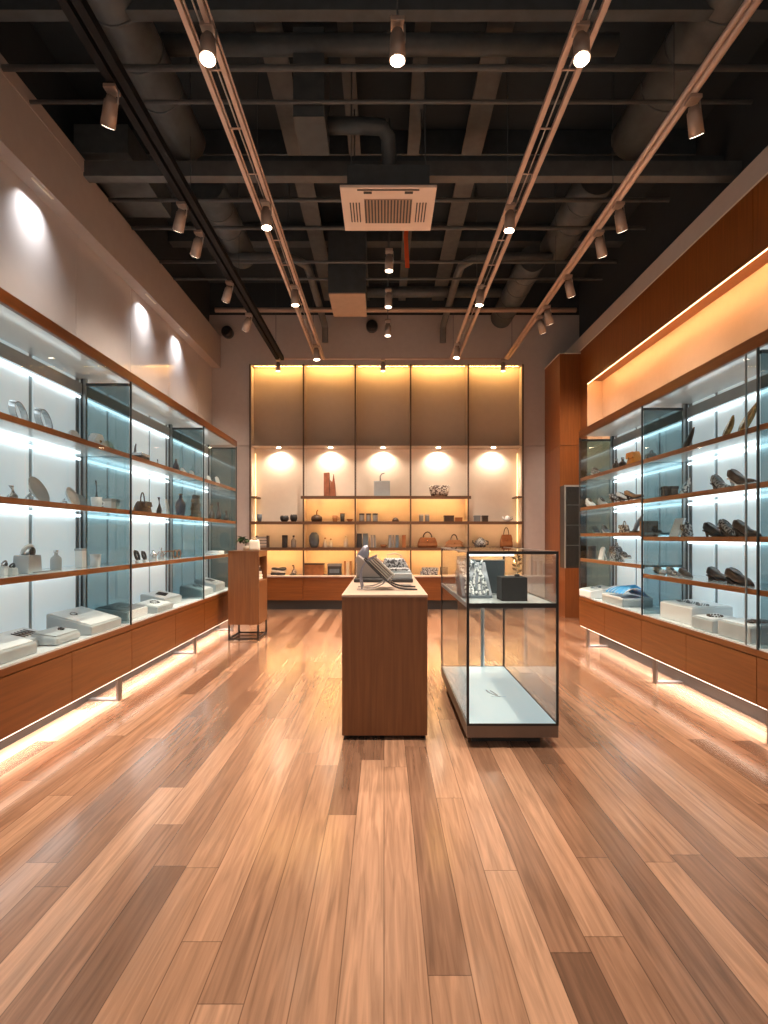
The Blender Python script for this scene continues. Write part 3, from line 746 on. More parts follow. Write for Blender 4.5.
# ---- left, far bay
z = LS[0]
l, w, k, a = sideL(209, 214, z, 2.46); slab('display_card', 'white card on the top shelf of the far left cabinet, nearer of two', l, a, .14, .14, .02, M['white'], .3)
l, w, k, a = sideL(217, 223, z, 2.40); slab('display_card', 'white card on the top shelf of the far left cabinet, farther of two', l, a, .14, .15, .02, M['white'], .3)
z = LS[1]
for (x0, x1, h, lb) in ((209, 214, .22, 'nearest'), (215, 221, .26, 'middle'), (223, 229, .15, 'farthest')):
    l, w, k, a = sideL(x0, x1, z, 2.38); figure_stand('figurine', 'dark figurine on the far left cabinet second shelf, %s of three' % lb, l, a, .15, h, M['char'], 'dark figurines in the far left cabinet')
z = LS[2]
l, w, k, a = sideL(210, 220, z, 2.46); folded('folded_scarf', 'white folded scarf on the third shelf of the far left cabinet', l, a, .28, .2, .05, M['white2'], 2)
z = .63
p = Vector((-2.48, 7.42, z)); t8 = tray('display_tray', 'white tray just past the second left partition', p, PI/2, .45, .30, .08, .14, M['lgrey'], M['white'], GT)
necklace('necklace', 'grey chain on the tray past the second left partition', t8, 0, 0, .08, M['grey'], 0)
p = Vector((-2.50, 8.05, z)); t9 = tray('display_tray', 'white tray at the far end of the left deck, beside the podium', p, PI/2, .45, .30, .10, .18, M['lgrey'], M['white'], GT)
necklace('pin_set', 'dark pins on the farthest left tray', t9, 0, 0, .10, M['grey'], 0, None, 'bar')

# ---- right, far bay
z = RF[0]
l, w, k, a = sideR(588, 606, z, 2.70); shoe('shoe', 'dark shoe with white toe on the top shelf of the far right cabinet', l, a, .27, M['snake'], .04, M['white'])
l, w, k, a = sideR(613.5, 619, z); bottle('scent_bottle', 'dark scent bottle left of its twin beside the orange bag', l, .045, .18, M['darkbrown'], M['silver'])
l, w, k, a = sideR(620, 625.5, z); bottle('scent_bottle', 'dark scent bottle right next to the orange bag', l, .045, .17, M['darkbrown'], M['silver'])
l, w, k, a = sideR(628.7, 640, z, 2.76); bag('handbag', 'bright orange handbag on the top shelf of the far right cabinet', l, a, .21, .16, .13, M['orange'], handle=0.0, taper=.85)
z = RF[1]
l, w, k, a = sideR(585, 597, z, 2.68); shoe('shoe', 'white shoe at the far end of the second right shelf, left of another white one', l, a, .26, M['white2'], .05, M['lgrey'])
l, w, k, a = sideR(598, 609, z); shoe('shoe', 'white shoe on the second far right shelf, beside the partition post', l, a, .26, M['white'], .05, M['lgrey'])
for x0, x1, m, lb in ((616, 623, 'snake', 'leftmost'), (624, 631, 'white', 'middle'), (632, 639.5, 'tanl', 'rightmost')):
    l, w, k, a = sideR(x0, x1, z, 2.78); shoe('shoe', '%s of three tilted heeled shoes below the orange bag' % lb, l, a+.5, .21, M[m], .08, M['darkbrown'], 'tilted heeled shoes below the orange bag', tilt=.3)
z = RF[2]
for x0, x1, m, lb in ((592, 601, 'navy', 'left'), (602, 611, 'slate', 'right')):
    l, w, k, a = sideR(x0, x1, z); shoe('shoe', '%s of two dark blue shoes on the third far right shelf' % lb, l, a, .20, M[m], .04, M['white'])
l, w, k, a = sideR(619, 630, z); bag('handbag', 'small brown and white handbag on the third far right shelf', l, a, .16, .14, .10, M['mosaic'], handle=.3)
l, w, k, a = sideR(632, 639.5, z, 2.8); feather('plume', 'grey upright plume ornament beside the glass post, third far right shelf', l, a, .16, .19, M['slate'], .5)
z = RF[3]
l, w, k, a = sideR(589, 595, z, 2.68); tin('canister', 'dark canister at the far end of the fourth far right shelf', l, .05, .17, M['char'])
l, w, k, a = sideR(596, 604, z, 2.70); slab('display_card', 'white card between dark canister and mottled handbag, fourth far right shelf', l, a, .13, .16, .02, M['white'], .2)
l, w, k, a = sideR(611, 622, z); bag('handbag', 'mottled black and white handbag on the fourth far right shelf', l, a, .22, .21, .13, M['snake'], handle=.2, puff=.1)
l, w, k, a = sideR(623, 631, z); shoe('shoe', 'mottled white shoe beside the mottled handbag, fourth far right shelf', l, a, .20, M['snake'], .05, M['white'], tilt=.25)
z = .63
l, w, k, a = sideR(588, 604, z, 2.72); tR1 = tray('display_tray', 'white tray at the far end of the right deck', l, a, .38, .30, .09, .14, M['white'], M['lgrey'])
necklace('necklace', 'blue grey beads on the farthest right tray', tR1, 0, 0, .09, M['slate'], 0)
l, w, k, a = sideR(604, 613, z, 2.86); lid_box('gift_box', 'white lidded box between far tray and blue cloth on the right deck', l, a, .30, .26, .12, M['white'])
l = Vector((2.78, 6.42, z)); lid_box('plinth_box', 'grey white plinth box under the blue pleated cloth', l, -PI/2, .56, .34, .10, M['lgrey'], M['white'])
# blue pleated cloth
r = thing('pleated_scarf', 'bright blue pleated scarf draped on a white plinth box in the right cabinet', 'scarf', Vector((2.76, 6.36, z+.10)), -PI/2)
rows = []
for i in range(25):
    u = i/24; x = -.24+.48*u
    rows.append([(x+.05*(vv/6), -.15+.28*vv/6, .006+(.15*math.sin(PI*min(1, (vv/6)*.9+.1)))*(.6+.4*u)*(.82+.18*math.cos(u*34))) for vv in range(7)])
mb = MB()
base = len(mb.v)
for rw in rows: mb.v += [Vector(p) for p in rw]
for i in range(24):
    for j in range(6):
        mb.f.append((i*7+j, i*7+j+1, (i+1)*7+j+1, (i+1)*7+j)); mb.sm.append(True)
mb.build('cloth', M['blue'], r)
hm = MB()
for i in range(0, 25, 4): hm.tube([Vector(p)+Vector((0,0,.004)) for p in rows[i]], .005, 5)
hm.build('pale_pleat_edge', M['white'], r)

# ---- right, near bay
z = RN[0]
l, w, k, a = sideR(646, 657, z); bag('handbag', 'small grey handbag by the glass post, top shelf of the near right cabinet', l, a, .15, .14, .10, M['grey'], handle=.25)
l, w, k, a = sideR(661, 674, z, 2.76); folded('folded_scarf', 'low white folded scarf behind the grey handbag, top right shelf', l, a, .16, .16, .03, M['white2'], 2)
l, w, k, a = sideR(680, 690, z, 2.86); feather('sculpture', 'tall dark plume sculpture by the partition, top near right shelf', l, a, .15, .24, M['darkbrown'], .5)
l, w, k, a = sideR(720, 732, z); feather('gold_ornament', 'gold leaf ornament on the top right shelf, left of the two', l, a, .14, .21, M['gold'], .3)
l, w, k, a = sideR(738, 749, z); feather('gold_ornament', 'taller gold leaf ornament on the top right shelf, right of the two', l, a, .17, .25, M['gold'], .55)
z = RN[1]
l, w, k, a = sideR(663, 669, z); lid_box('tall_box', 'dark upright box on the second near right shelf, left of its twin', l, a, .07, .07, .13, M['char'])
l, w, k, a = sideR(670, 676, z); lid_box('tall_box', 'dark upright box on the second near right shelf, beside the crystal ornament', l, a, .07, .07, .12, M['char'])
l, w, k, a = sideR(678, 688, z, 2.84); feather('crystal_ornament', 'sparkling crystal leaf ornament beside two dark boxes', l, a, .15, .17, M['crystal'], .4)
l, w, k, a = sideR(711, 734, z, 2.80); shoe('shoe', 'silver and dark heeled shoe on the second near right shelf, left of two', l, a, .26, M['snake'], .075, M['char'])
l, w, k, a = sideR(733, 754, z, 2.80); shoe('shoe', 'dark heeled shoe with high back on the second near right shelf, right of two', l, a+.1, .27, M['darkbrown'], .09, M['silver'], tilt=.12)
z = RN[2]
l, w, k, a = sideR(644, 651, z); book('book', 'brown book standing by the glass post, third near right shelf', l, a, .17, .17, .06, M['brown'])
l, w, k, a = sideR(653, 661, z); shoe('shoe', 'dark shoe between brown book and white panel, third near right shelf', l, a, .18, M['char'], .05, tilt=.3)
l, w, k, a = sideR(664, 682, z); slab('display_card', 'large white slanted panel on the third near right shelf', l, a, .17, .19, .02, M['white'], .35, False)
l, w, k, a = sideR(683, 691, z, 2.88); bag('handbag', 'mottled small handbag right of the white slanted panel', l, a, .12, .15, .09, M['snake'], handle=.2)
for x0, x1, m, hh, lb in ((708, 724, 'char', .05, 'leftmost'), (724, 740, 'snake', .07, 'middle'), (740, 755, 'darkbrown', .06, 'rightmost')):
    l, w, k, a = sideR(x0, x1, z, 2.78); shoe('shoe', '%s of three dark shoes in a row, third near right shelf' % lb, l, a+.15, .25, M[m], hh, M['black'], 'dark shoes on the third near right shelf')
z = RN[3]
for x0, x1, m, lb in ((654, 666, 'white', 'leftmost'), (667, 679, 'snake', 'middle'), (680, 692, 'char', 'rightmost')):
    l, w, k, a = sideR(x0, x1, z, 2.78); shoe('shoe', '%s of three low flat shoes on the fourth near right shelf' % lb, l, a, .20, M[m], .02, M['grey'], 'low flat shoes on the fourth near right shelf')
l, w, k, a = sideR(707, 729, z, 2.86); shoe('shoe', 'dark grey loafer at the back of the fourth near right shelf', l, a, .26, M['char'], .03, M['black'])
l, w, k, a = sideR(726, 754, z, 2.76); shoe('shoe', 'large dark brown loafer at the front of the fourth near right shelf', l, a, .30, M['darkbrown'], .035, M['black'])
z = .63
l, w, k, a = sideR(662, 700, z, 2.85); tR2 = tray('display_tray', 'broad white plinth tray with silver necklaces in the near right cabinet', Vector((2.84, 5.12, z)), a, .56, .36, .15, .17, M['white'], M['white'])
for i, lx in enumerate((-.16, 0, .16)):
    necklace('necklace', '%s of three silver necklaces on the broad white plinth tray' % ('farthest', 'middle', 'nearest')[i], tR2, lx, -.02, .06, M['grey'], .3, 'silver necklaces on the right deck')
tR3 = tray('display_tray', 'narrow pale tray with dark chains at the glass of the near right deck', Vector((2.73, 4.62, z)), a, .30, .22, .10, .12, M['lgrey'], M['white'])
necklace('necklace', 'dark chain on the narrow pale tray by the right glass', tR3, 0, 0, .07, M['darkbrown'], .2)
tR4 = tray('display_tray', 'pale tray with a patterned brooch set at the right frame edge', Vector((2.78, 4.20, z)), a, .40, .32, .12, .14, M['lgrey'], M['white'])
necklace('brooch', 'large dark patterned brooch on the tray at the right frame edge', tR4, .03, 0, .10, M['darkbrown'], .2, None, 'flower')
# sliver bay at the right edge
bottle('scent_bottle', 'tall clear bottle behind dark glass at the right frame edge', Vector((2.78, 3.80, RN[2])), .05, .20, M['lgrey'])
bag('handbag', 'black handbag behind dark glass at the right frame edge', Vector((2.80, 3.70, RN[3])), -PI/2, .2, .18, .1, M['black'])

# ------------------------------------------------------------------ back shelf items
YI = 11.02
def bk(x0, x1, h_px, z, y=YI):
    s = y/F; xc = (x0+x1)/2
    return Vector(((xc-CX)*s, y, z)), (x1-x0)*s, h_px*s
# upper shelf
l, w, h = bk(324, 336, 24, Z1)
r = thing('sculpture', 'russet wooden sculpture of two tall slabs on the upper back shelf', 'sculpture', l)
MB().prism([(-w*.5, 0), (-w*.02, 0), (-w*.05, h), (-w*.5, h*.98)], -.05, .05).build('slab', M['red'], r)
MB().prism([(0, 0), (w*.5, 0), (w*.42, h*.5), (w*.3, h*.95), (w*.2, h*.6), (w*.02, h*.7)], -.04, .06).build('slab', M['red'], r)
l, w, h = bk(374, 390, 15.5, Z1)
r = thing('gift_bag', 'pale square bag with a curved handle on the upper back shelf', 'bag', l)
MB().box(-w/2, w/2, -.06, .06, 0, h).build('body', M['lgrey'], r, bevel=.008)
MB().tube([(-.03, 0, h), (-.035, 0, h+.09), (-.01, 0, h+.14), (.05, 0, h+.16)], .014, 8).build('handle', M['warmgrey'], r)
l, w, h = bk(428.5, 450, 11, Z1); pot('basket', 'mottled woven basket on the upper back shelf', l, [(w*.36, 0), (w*.42, h*.3), (w*.5, h*.98), (w*.47, h), (w*.38, h*.2), (.01, h*.1)], M['mosaic'], M['mosaic'], sy=.5, cat='basket')
# second shelf
l, w, h = bk(257, 262, 7.3, Z2); pot('cup', 'small slate blue cup at the left end of the second back shelf', l, [(w*.35, 0), (w*.5, h*.5), (w*.5, h)], M['slate'], cat='cup')
for x0, x1, h0, lb in ((280, 289, 6, 'left'), (290, 297.5, 7, 'right')):
    l, w, h = bk(x0, x1, h0, Z2); pot('bowl', '%s of two dark bowls on the second back shelf' % lb, l, [(w*.3, 0), (w*.48, h*.35), (w*.5, h*.7), (w*.42, h)], M['char'], M['mosaic'], 'dark bowls on the back shelf', cat='bowl')
l, w, h = bk(311, 322.5, 7, Z2)
r = thing('kettle', 'brown kettle with a thin tall spout on the second back shelf', 'kettle', l)
MB().lathe([(w*.42, 0), (w*.5, h*.3), (w*.46, h*.7), (w*.2, h)], (0,0,0), 18).build('body', M['darkbrown'], r)
MB().tube([(0, 0, h*.95), (0, 0, h*1.4), (.02, 0, h*1.7)], .012, 7).build('spout', M['brown'], r)
l, w, h = bk(332, 338, 6.2, Z2); cup('mug', 'orange brown mug on the second back shelf', l, w*.45, h, M['tanl'])
l, w, h = bk(340, 345, 8.3, Z2); pot('cup', 'tall dark cup right of the orange brown mug', l, [(w*.4, 0), (w*.42, h*.4), (w*.5, h)], M['char'], M['tanl'], cat='cup')
l, w, h = bk(346.5, 353, 2.6, Z2); pot('bowl', 'tiny shallow bowl on the second back shelf by the mullion', l, [(w*.3, 0), (w*.5, h)], M['brown'], cat='bowl')
for x0, x1, lb in ((359, 364.5, 'leftmost'), (366, 371, 'middle'), (372.5, 378, 'rightmost')):
    l, w, h = bk(x0, x1, 8.3, Z2); tin('tin', '%s of three grey tins in the middle bay of the second back shelf' % lb, l, w*.48, h, M['grey'], M['char'], 'grey tins on the back shelf')
l, w, h = bk(392, 399, 4.2, Z2); pot('dome', 'small dark dome paperweight on the second back shelf', l, [(w*.5, 0), (w*.46, h*.5), (w*.25, h*.9), (w*.02, h)], M['darkbrown'], cat='paperweight')
for x0, x1, lb in ((419, 423.4, 'left'), (425, 429.3, 'right')):
    l, w, h = bk(x0, x1, 7.3, Z2); tin('tin', '%s of two grey tins above the brown handbags' % lb, l, w*.5, h, M['grey'], M['lgrey'], 'grey tins above the brown handbags')
l, w, h = bk(444, 453.5, 6.2, Z2); lid_box('box', 'dark brown box on the second back shelf, left of a lower one', l, 0, w, .14, h, M['darkbrown'])
l, w, h = bk(455, 462, 4.2, Z2); lid_box('box', 'low brown box beside the taller dark box, second back shelf', l, 0, w, .14, h, M['brown'])
l, w, h = bk(474, 480, 6.2, Z2); lid_box('box', 'grey cube box in the right bay of the second back shelf', l, 0, w, .1, h, M['grey'])
l, w, h = bk(482, 487.7, 6.2, Z2); lid_box('box', 'brown cube box in the right bay, beside the grey cube', l, 0, w, .1, h, M['darkbrown'])
l, w, h = bk(504, 511, 5.8, Z2)
r = thing('teapot', 'white teapot at the right end of the second back shelf', 'teapot', l)
MB().lathe([(w*.3, 0), (w*.45, h*.4), (w*.3, h*.85), (.01, h)], (0,0,0), 16).build('body', M['white'], r)
MB().tube([(w*.4, 0, h*.3), (w*.7, 0, h*.5), (w*.7, 0, h*.8), (w*.4, 0, h*.75)], .012, 6).build('handle', M['mosaic'], r)
MB().tube([(-w*.4, 0, h*.3), (-w*.62, 0, h*.5), (-w*.7, 0, h*.9)], [.02, .015, .012], 7).build('spout', M['white'], r)
# third shelf
l, w, h = bk(257, 268, 12, Z3)
r = thing('crate', 'dark slatted crate on the third back shelf above the podium', 'crate', l)
for i in range(4):
    MB().box(-w/2, w/2, -.08, .08, h*(.02+.24*i), h*(.02+.24*i)+h*.17).build('slat', M['warmgrey'], r)
for s in (-1, 1): MB().box(s*w*.5-.012, s*w*.5+.012, -.085, .085, 0, h).build('post', M['darkbrown'], r)
l, w, h = bk(282, 287.6, 12.4, Z3); tin('canister', 'tall dark canister in the left bay of the third back shelf', l, w*.5, h, M['char'])
l, w, h = bk(291, 296.3, 12.2, Z3); bottle('bottle', 'brown flask right of the tall dark canister', l, w*.5, h, M['warmgrey'], M['darkbrown'])
l, w, h = bk(309, 319.3, 15, Z3); pot('vase', 'round slate blue vase on the third back shelf', l, [(w*.28, 0), (w*.42, h*.15), (w*.5, h*.45), (w*.46, h*.78), (w*.3, h*.97), (w*.22, h)], M['slate'], sy=.6)
for x0, x1, h0, lb in ((323, 327.5, 10, 'left'), (328.6, 333, 9, 'right')):
    l, w, h = bk(x0, x1, h0, Z3); bottle('bottle', '%s of two small pale bottles beside the slate vase' % lb, l, w*.48, h, M['ivory'], M['tanl'], 'small pale bottles')
l, w, h = bk(343.5, 348.3, 12, Z3); bottle('bottle', 'single pale peach bottle at the bay end of the third back shelf', l, w*.5, h, M['ivory'], M['ivory'])
for x0, x1, m, lb, ln in ((357, 361.8, 'char', 'charcoal book at the left end of the middle bay, third back shelf', 0), (363.2, 368.3, 'slate', 'slate book second from left in the middle bay, third back shelf', -.03), (371, 373, 'warmgrey', 'thin warm grey book, third in the middle bay of the third back shelf', -.04), (374, 376, 'grey', 'thin grey book, fourth in the middle bay of the third back shelf', -.05),
                          (388.5, 391.5, 'grey', 'grey book fifth along the middle bay, third back shelf', 0), (392.5, 394, 'warmgrey', 'thin taupe book right of the grey one, third back shelf', .0), (395.5, 398.5, 'slate', 'slate book seventh along the middle bay, third back shelf', 0), (402, 405.6, 'brown', 'brown book at the right end of the middle bay, third back shelf', 0)):
    l, w, h = bk(x0, x1, 14 if x0 < 370 else 12.5, Z3); l.x -= w/2; book('book', lb, l, 0, .15, h, w, M[m], ln, 'books on the third back shelf')
l, w, h = bk(380, 387, 3, Z3); pot('dish', 'tiny dark dish between the books on the third back shelf', l, [(w*.3, 0), (w*.5, h*.6), (w*.45, h)], M['brown'], cat='dish')
l, w, h = bk(417, 438, 15.5, Z3); bag('handbag', 'rounded brown leather handbag on the third back shelf', l, 0, w*.95, h, .17, M['brown'], M['darkbrown'], handle=.35, puff=.08, taper=.78)
l, w, h = bk(443, 465, 13, Z3); bag('handbag', 'wide tan handbag with a peaked handle, third back shelf', l, 0, w*.95, h, .17, M['tanl'], M['darkbrown'], handle=.42, puff=.0, taper=.55)
l, w, h = bk(473, 488, 10.5, Z3)
r = thing('teapot', 'dark patterned teapot on the third back shelf beside the brown backpack', 'teapot', l)
MB().lathe([(w*.3, 0), (w*.42, h*.25), (w*.38, h*.6), (w*.2, h*.85), (w*.05, h)], (0,0,0), 18).build('body', M['snake'], r)
MB().tube([(-w*.35, 0, h*.3), (-w*.5, 0, h*.5), (-w*.52, 0, h*.7)], .014, 7).build('spout', M['char'], r)
MB().tube([(w*.35, 0, h*.25), (w*.5, 0, h*.3), (w*.5, 0, h*.6), (w*.3, 0, h*.65)], .012, 7).build('handle', M['char'], r)
l, w, h = bk(499.5, 513, 20, Z3); bag('backpack', 'tall brown leather backpack with a loop handle, third back shelf', l, 0, w*.95, h, .16, M['brown'], M['darkbrown'], handle=.35, puff=.08, taper=.72)
# counter
l, w, h = bk(271, 285, 9, ZK, 10.98); r = thing('shoe_stack', 'stack of dark and pale folded belts on the back counter, left bay', 'belt', l)
for i in range(3):
    MB().tube([(w*.46*math.cos(q)+.01*i, .07*math.sin(q), .022+.05*i+.012*math.sin(2*q)) for q in [2*PI*j/18 for j in range(18)]], .022, 7, True).build('coil', M['char' if i != 1 else 'ivory'], r)
r.name = 'coiled_belt'
l, w, h = bk(289.5, 296.5, 10, ZK, 10.98); figure_stand('figurine', 'dark and cream figurine on the back counter beside the belts', l, 0, w, h, M['mosaic'])
l, w, h = bk(305, 324, 11.7, ZK, 11.0); lid_box('box', 'large plain brown box on the back counter', l, 0, w, .2, h, M['brown'], M['darkbrown'], lidh=.12)
l, w, h = bk(328, 341.5, 11.2, ZK, 11.0); r = lid_box('box', 'dark box with a pale front label panel on the back counter', l, 0, w, .18, h, M['char'], M['grey'], lidh=.2)
MB().box(-w*.36, w*.36, -.094, -.0905, h*.2, h*.55).build('front_panel', M['slate'], r)
for x0, x1, m, lb in ((344.3, 346, 'tanl', 'leftmost'), (347, 348.6, 'ivory', 'middle'), (349.8, 351.8, 'tanl', 'rightmost')):
    l, w, h = bk(x0, x1, 14 if m == 'tanl' else 12, ZK, 11.0); l.x -= w/2; book('book', '%s of three pale books on the back counter beside the dark box' % lb, l, 0, .15, h, w, M[m], 0, 'pale books on the counter')
l, w, h = bk(421, 438, 7.5, ZK, 10.98); folded('clutch', 'mottled dark clutch on the back counter behind the pedestal', l, 0, w, .16, h, M['snake'], 2, cat='clutch')
l, w, h = bk(440.5, 447.5, 8, ZK, 10.98); lid_box('box', 'small dark box on the back counter seen through the glass showcase', l, 0, w, .1, h, M['darkbrown'])
l, w, h = bk(474, 492, 12, ZK, 11.0); pot('vase', 'cream ribbed vase on the back counter behind the glass showcase', l, [(w*.3, 0), (w*.45, h*.4), (w*.3, h*.85), (w*.34, h)], M['ivory'])

# ------------------------------------------------------------------ podium at the left
pd = thing('podium', 'tall wooden podium on a thin black metal frame by the left cabinets', 'podium', (-1.895, 7.83, 0))
X0, X1, Y0, Y1, zb, zt2 = -2.105, -1.69, 7.56, 8.10, .215, 1.21
mb = MB().box(X0, X1, Y0, Y1, zb, .80).box(X0, X1, Y0, Y1, 1.13, zt2-.012).box(X0, X1, Y0, Y0+.03, .80, 1.13).box(X0, X1, Y1-.03, Y1, .80, 1.13).box(X0, X0+.14, Y0+.03, Y1-.03, .80, 1.13)
mb.build('body', M['podium'], pd, True)
MB().box(X0-.004, X1+.004, Y0-.004, Y1+.004, zt2-.012, zt2).build('top', M['podium'], pd, True)
for x in (X0+.012, X1-.012):
    for y in (Y0+.012, Y1-.012):
        MB().box(x-.011, x+.011, y-.011, y+.011, 0, zb).build('leg', M['black'], pd, True)
for y in (Y0+.012, Y1-.012): MB().box(X0+.023, X1-.023, y-.01, y+.01, .012, .032).build('frame_rail', M['black'], pd, True)
for x in (X0+.012, X1-.012): MB().box(x-.01, x+.01, Y0+.023, Y1-.023, .012, .032).build('frame_rail', M['black'], pd, True)
folded('folded_scarf', 'cream folded scarf in the side niche of the wooden podium', Vector((-1.80, 7.80, .80)), PI/2, .32, .16, .12, M['ivory'], 3)
bottle('bottle', 'dark bottle in the podium side niche behind the folded scarf', Vector((-1.78, 8.02, .80)), .03, .2, M['darkbrown'])
# on the podium
p = at(247, 551, 7.7); p.z = zt2
pl = thing('potted_plant', 'small dark leafed plant on the left side of the podium top', 'plant', Vector((p.x-.03, 7.75, zt2)))
MB().lathe([(.03, 0), (.045, .06), (.04, .07)], (0,0,0), 14).build('pot', M['ivory'], pl)
MB().tube([(0,0,.06), (-.01,0,.12), (-.03, 0, .17)], .006, 6).tube([(0,0,.06), (.02,.01,.13)], .005, 6).build('stem', M['leaf'], pl)
mb = MB()
for i in range(26):
    q = random.uniform(0, 2*PI); e = random.uniform(-.5, .5); L = random.uniform(.08, .13); c = Vector((-.03+random.uniform(-.03, .03), random.uniform(-.03, .03), .16+random.uniform(-.03, .03)))
    d = Vector((math.cos(q)*math.cos(e), math.sin(q)*math.cos(e), math.sin(e))); sd = d.cross(Vector((0,0,1))).normalized()*L*.28
    mb.quad([c, c+d*L*.5+sd, c+d*L-Vector((0,0,.02)), c+d*L*.5-sd])
mb.build('foliage', M['leaf'], pl)
bag('paper_bag', 'cream crumpled bag standing on the podium beside the plant', Vector((-1.80, 7.78, zt2)), 0, .16, .19, .10, M['ivory'], handle=.2, flap=False, taper=.85)

# ------------------------------------------------------------------ central pedestal
pe = thing('pedestal', 'long brown wooden display pedestal in the middle of the floor', 'pedestal', (.005, 5.0, 0))
MB().box(-.29, .30, 3.862, 6.15, .03, .985).build('body', M['podium'], pe, True, bevel=.003)
MB().box(-.292, .302, 3.86, 6.152, .985, 1.0).build('top', flat('beige_top', (.46, .34, .26), .35), pe, True)
for x in (-.26, .27):
    for y in (3.92, 6.09): MB().cyl((x, y, 0), (x, y, .03), .018, n=12).build('foot', M['black'], pe, True)
MB().box(-.25, .26, 3.92, 6.09, .004, .03).build('plinth', M['black'], pe, True)
ZT = 1.0
# dark tray + things on it
tg = tag(MB().box(-.265, .255, 4.92, 5.45, ZT, ZT+.03).build('slate_board', M['char'], bevel=.004), 'flat dark slate board on the pedestal top behind the folding rack', 'board')
w_ = thing('wedge_cushion', 'grey wedge shaped display block standing at the left of the slate board', 'display block', (-.12, 5.15, ZT+.03))
MB().prism([(-.13, 0), (.12, 0), (.05, .08), (-.11, .20), (-.13, .20)], -.12, .16).build('body', M['warmgrey'], w_, bevel=.01)
c_ = thing('grey_cushion', 'pale grey pointed cushion leaning on top of the wedge block', 'cushion', (-.16, 5.22, ZT+.03))
rings = []
for i in range(9):
    t = i/8; wv = .03+.11*math.sin(PI*(t*.85+.08)); th = .012+.04*math.sin(PI*t)
    rings.append([(-.07+.12*t*.5+wv*.5*math.cos(q)*(1-.3*t), .10+th*math.sin(q), .10+.19*t) for q in [2*PI*j/14 for j in range(14)]])
MB().loft(rings).build('body', M['purple'], c_)
MB().box(-.06, .03, .07, .13, 0, .125).build('support', M['warmgrey'], c_)
bs = thing('white_block', 'low white block on the right of the slate board', 'display block', (.13, 5.08, ZT+.03))
MB().box(-.12, .12, -.12, .14, 0, .048).build('body', M['lgrey'], bs, bevel=.004)
for i, (zz_, m, lb) in enumerate(((.048, 'lgrey', 'grey folded cloth directly on the white block'), (.068, 'snake', 'mottled cloth on top of the folded stack on the pedestal'))):
    folded('folded_cloth', lb, Vector((.13-.01*i, 5.1, ZT+.03+zz_)), .1*i, .21-.02*i, .2, .02, M[m], 2)
po = thing('pouch', 'crumpled grey pouch at the back of the pedestal display', 'pouch', (.10, 5.32, ZT+.03))
rings = []
for i in range(8):
    t = i/7; rr = .12*(1-.35*t*t)
    rings.append([((rr+.012*math.sin(3*q+4*t))*math.cos(q)*1.1, (rr*.5+.01*math.cos(2*q+t*5))*math.sin(q), .17*t) for q in [2*PI*j/18 for j in range(18)]])
MB().loft(rings).build('body', M['snake'], po)
MB().tube([(-.06, 0, .165), (-.07, 0, .20), (0, 0, .215), (.065, 0, .195), (.06, 0, .165)], .007, 6).build('drawstring', M['lgrey'], po)
# folding rack
rk = thing('folding_rack', 'silver folding rack with crossed curved legs at the front of the pedestal top', 'rack', (.02, 4.32, ZT))
def smooth_path(P, n=6):
    out = []
    for i in range(len(P)-1):
        p0, p1, p2, p3 = P[max(i-1, 0)], P[i], P[i+1], P[min(i+2, len(P)-1)]
        for j in range(n):
            t = j/n
            out.append(tuple(.5*((2*b)+(-a+c)*t+(2*a-5*b+4*c-d)*t*t+(-a+3*b-3*c+d)*t**3) for a, b, c, d in zip(p0, p1, p2, p3)))
    out.append(P[-1]); return out
for dy in (-.10, .14):
    A = smooth_path([(-.17, dy, .235), (-.09, dy, .15), (.0, dy, .07), (.09, dy, .018), (.23, dy, .004)])
    MB().strip(A, (0, .045, 0), .012).build('leg', M['char'], rk)
    Bp = smooth_path([(-.225, dy, .004), (-.12, dy, .012), (-.05, dy, .035), (.0, dy, .07), (.04, dy, .11)])
    MB().strip(Bp, (0, .035, 0), .008).build('leg', M['silver'], rk)
    Cp = smooth_path([(-.08, dy, .255), (-.14, dy, .225), (-.185, dy, .17), (-.20, dy, .10), (-.185, dy, .004)])
    MB().strip(Cp, (0, .022, 0), .011).build('hoop', M['purple'], rk)
MB().tube([(-.08, -.10, .255), (-.08, .14, .255)], .008, 8).build('cross_bar', M['silver'], rk)
MB().tube([(0, -.12, .07), (0, .16, .07)], .008, 8).build('hinge_pin', M['chrome'], rk)
for i, (m, lb) in enumerate((('black', 'lowest and darkest'), ('grey', 'second lowest'), ('darkbrown', 'second highest, dark brown'), ('warmgrey', 'topmost grey'))):
    b_ = thing('sample_book', '%s of four slim sample books leaning in the folding rack' % lb, 'book', (.02, 4.34, ZT), 0, 'sample books in the rack')
    d = Vector((.17, 0, -.165)).normalized(); nrm = Vector((.696, 0, .718))
    o = Vector((-.15, 0, .225))+nrm*(.006+.017*i)+d*(.012*i)
    pts = [o, o+d*(.24-.014*i)]
    MB().strip([pts[0], pts[1]], (0, .20-.012*i, 0), .013).build('cover', M[m], b_)
    MB().strip([pts[0]+d*.003-nrm*.0+Vector((0,-.002,0)), pts[1]+d*.002+Vector((0,-.002,0))], (0, .198-.012*i, 0), .007).build('pages', M['pages'], b_)
tag(MB().lathe([(.02, 0), (.055, .004), (.06, .008), (.03, .006)], (0,0,0), 18, 1, .6).build('pin_dish', M['silver']), 'small flat silver dish at the right of the pedestal top', 'dish').location = (.17, 4.60, ZT)

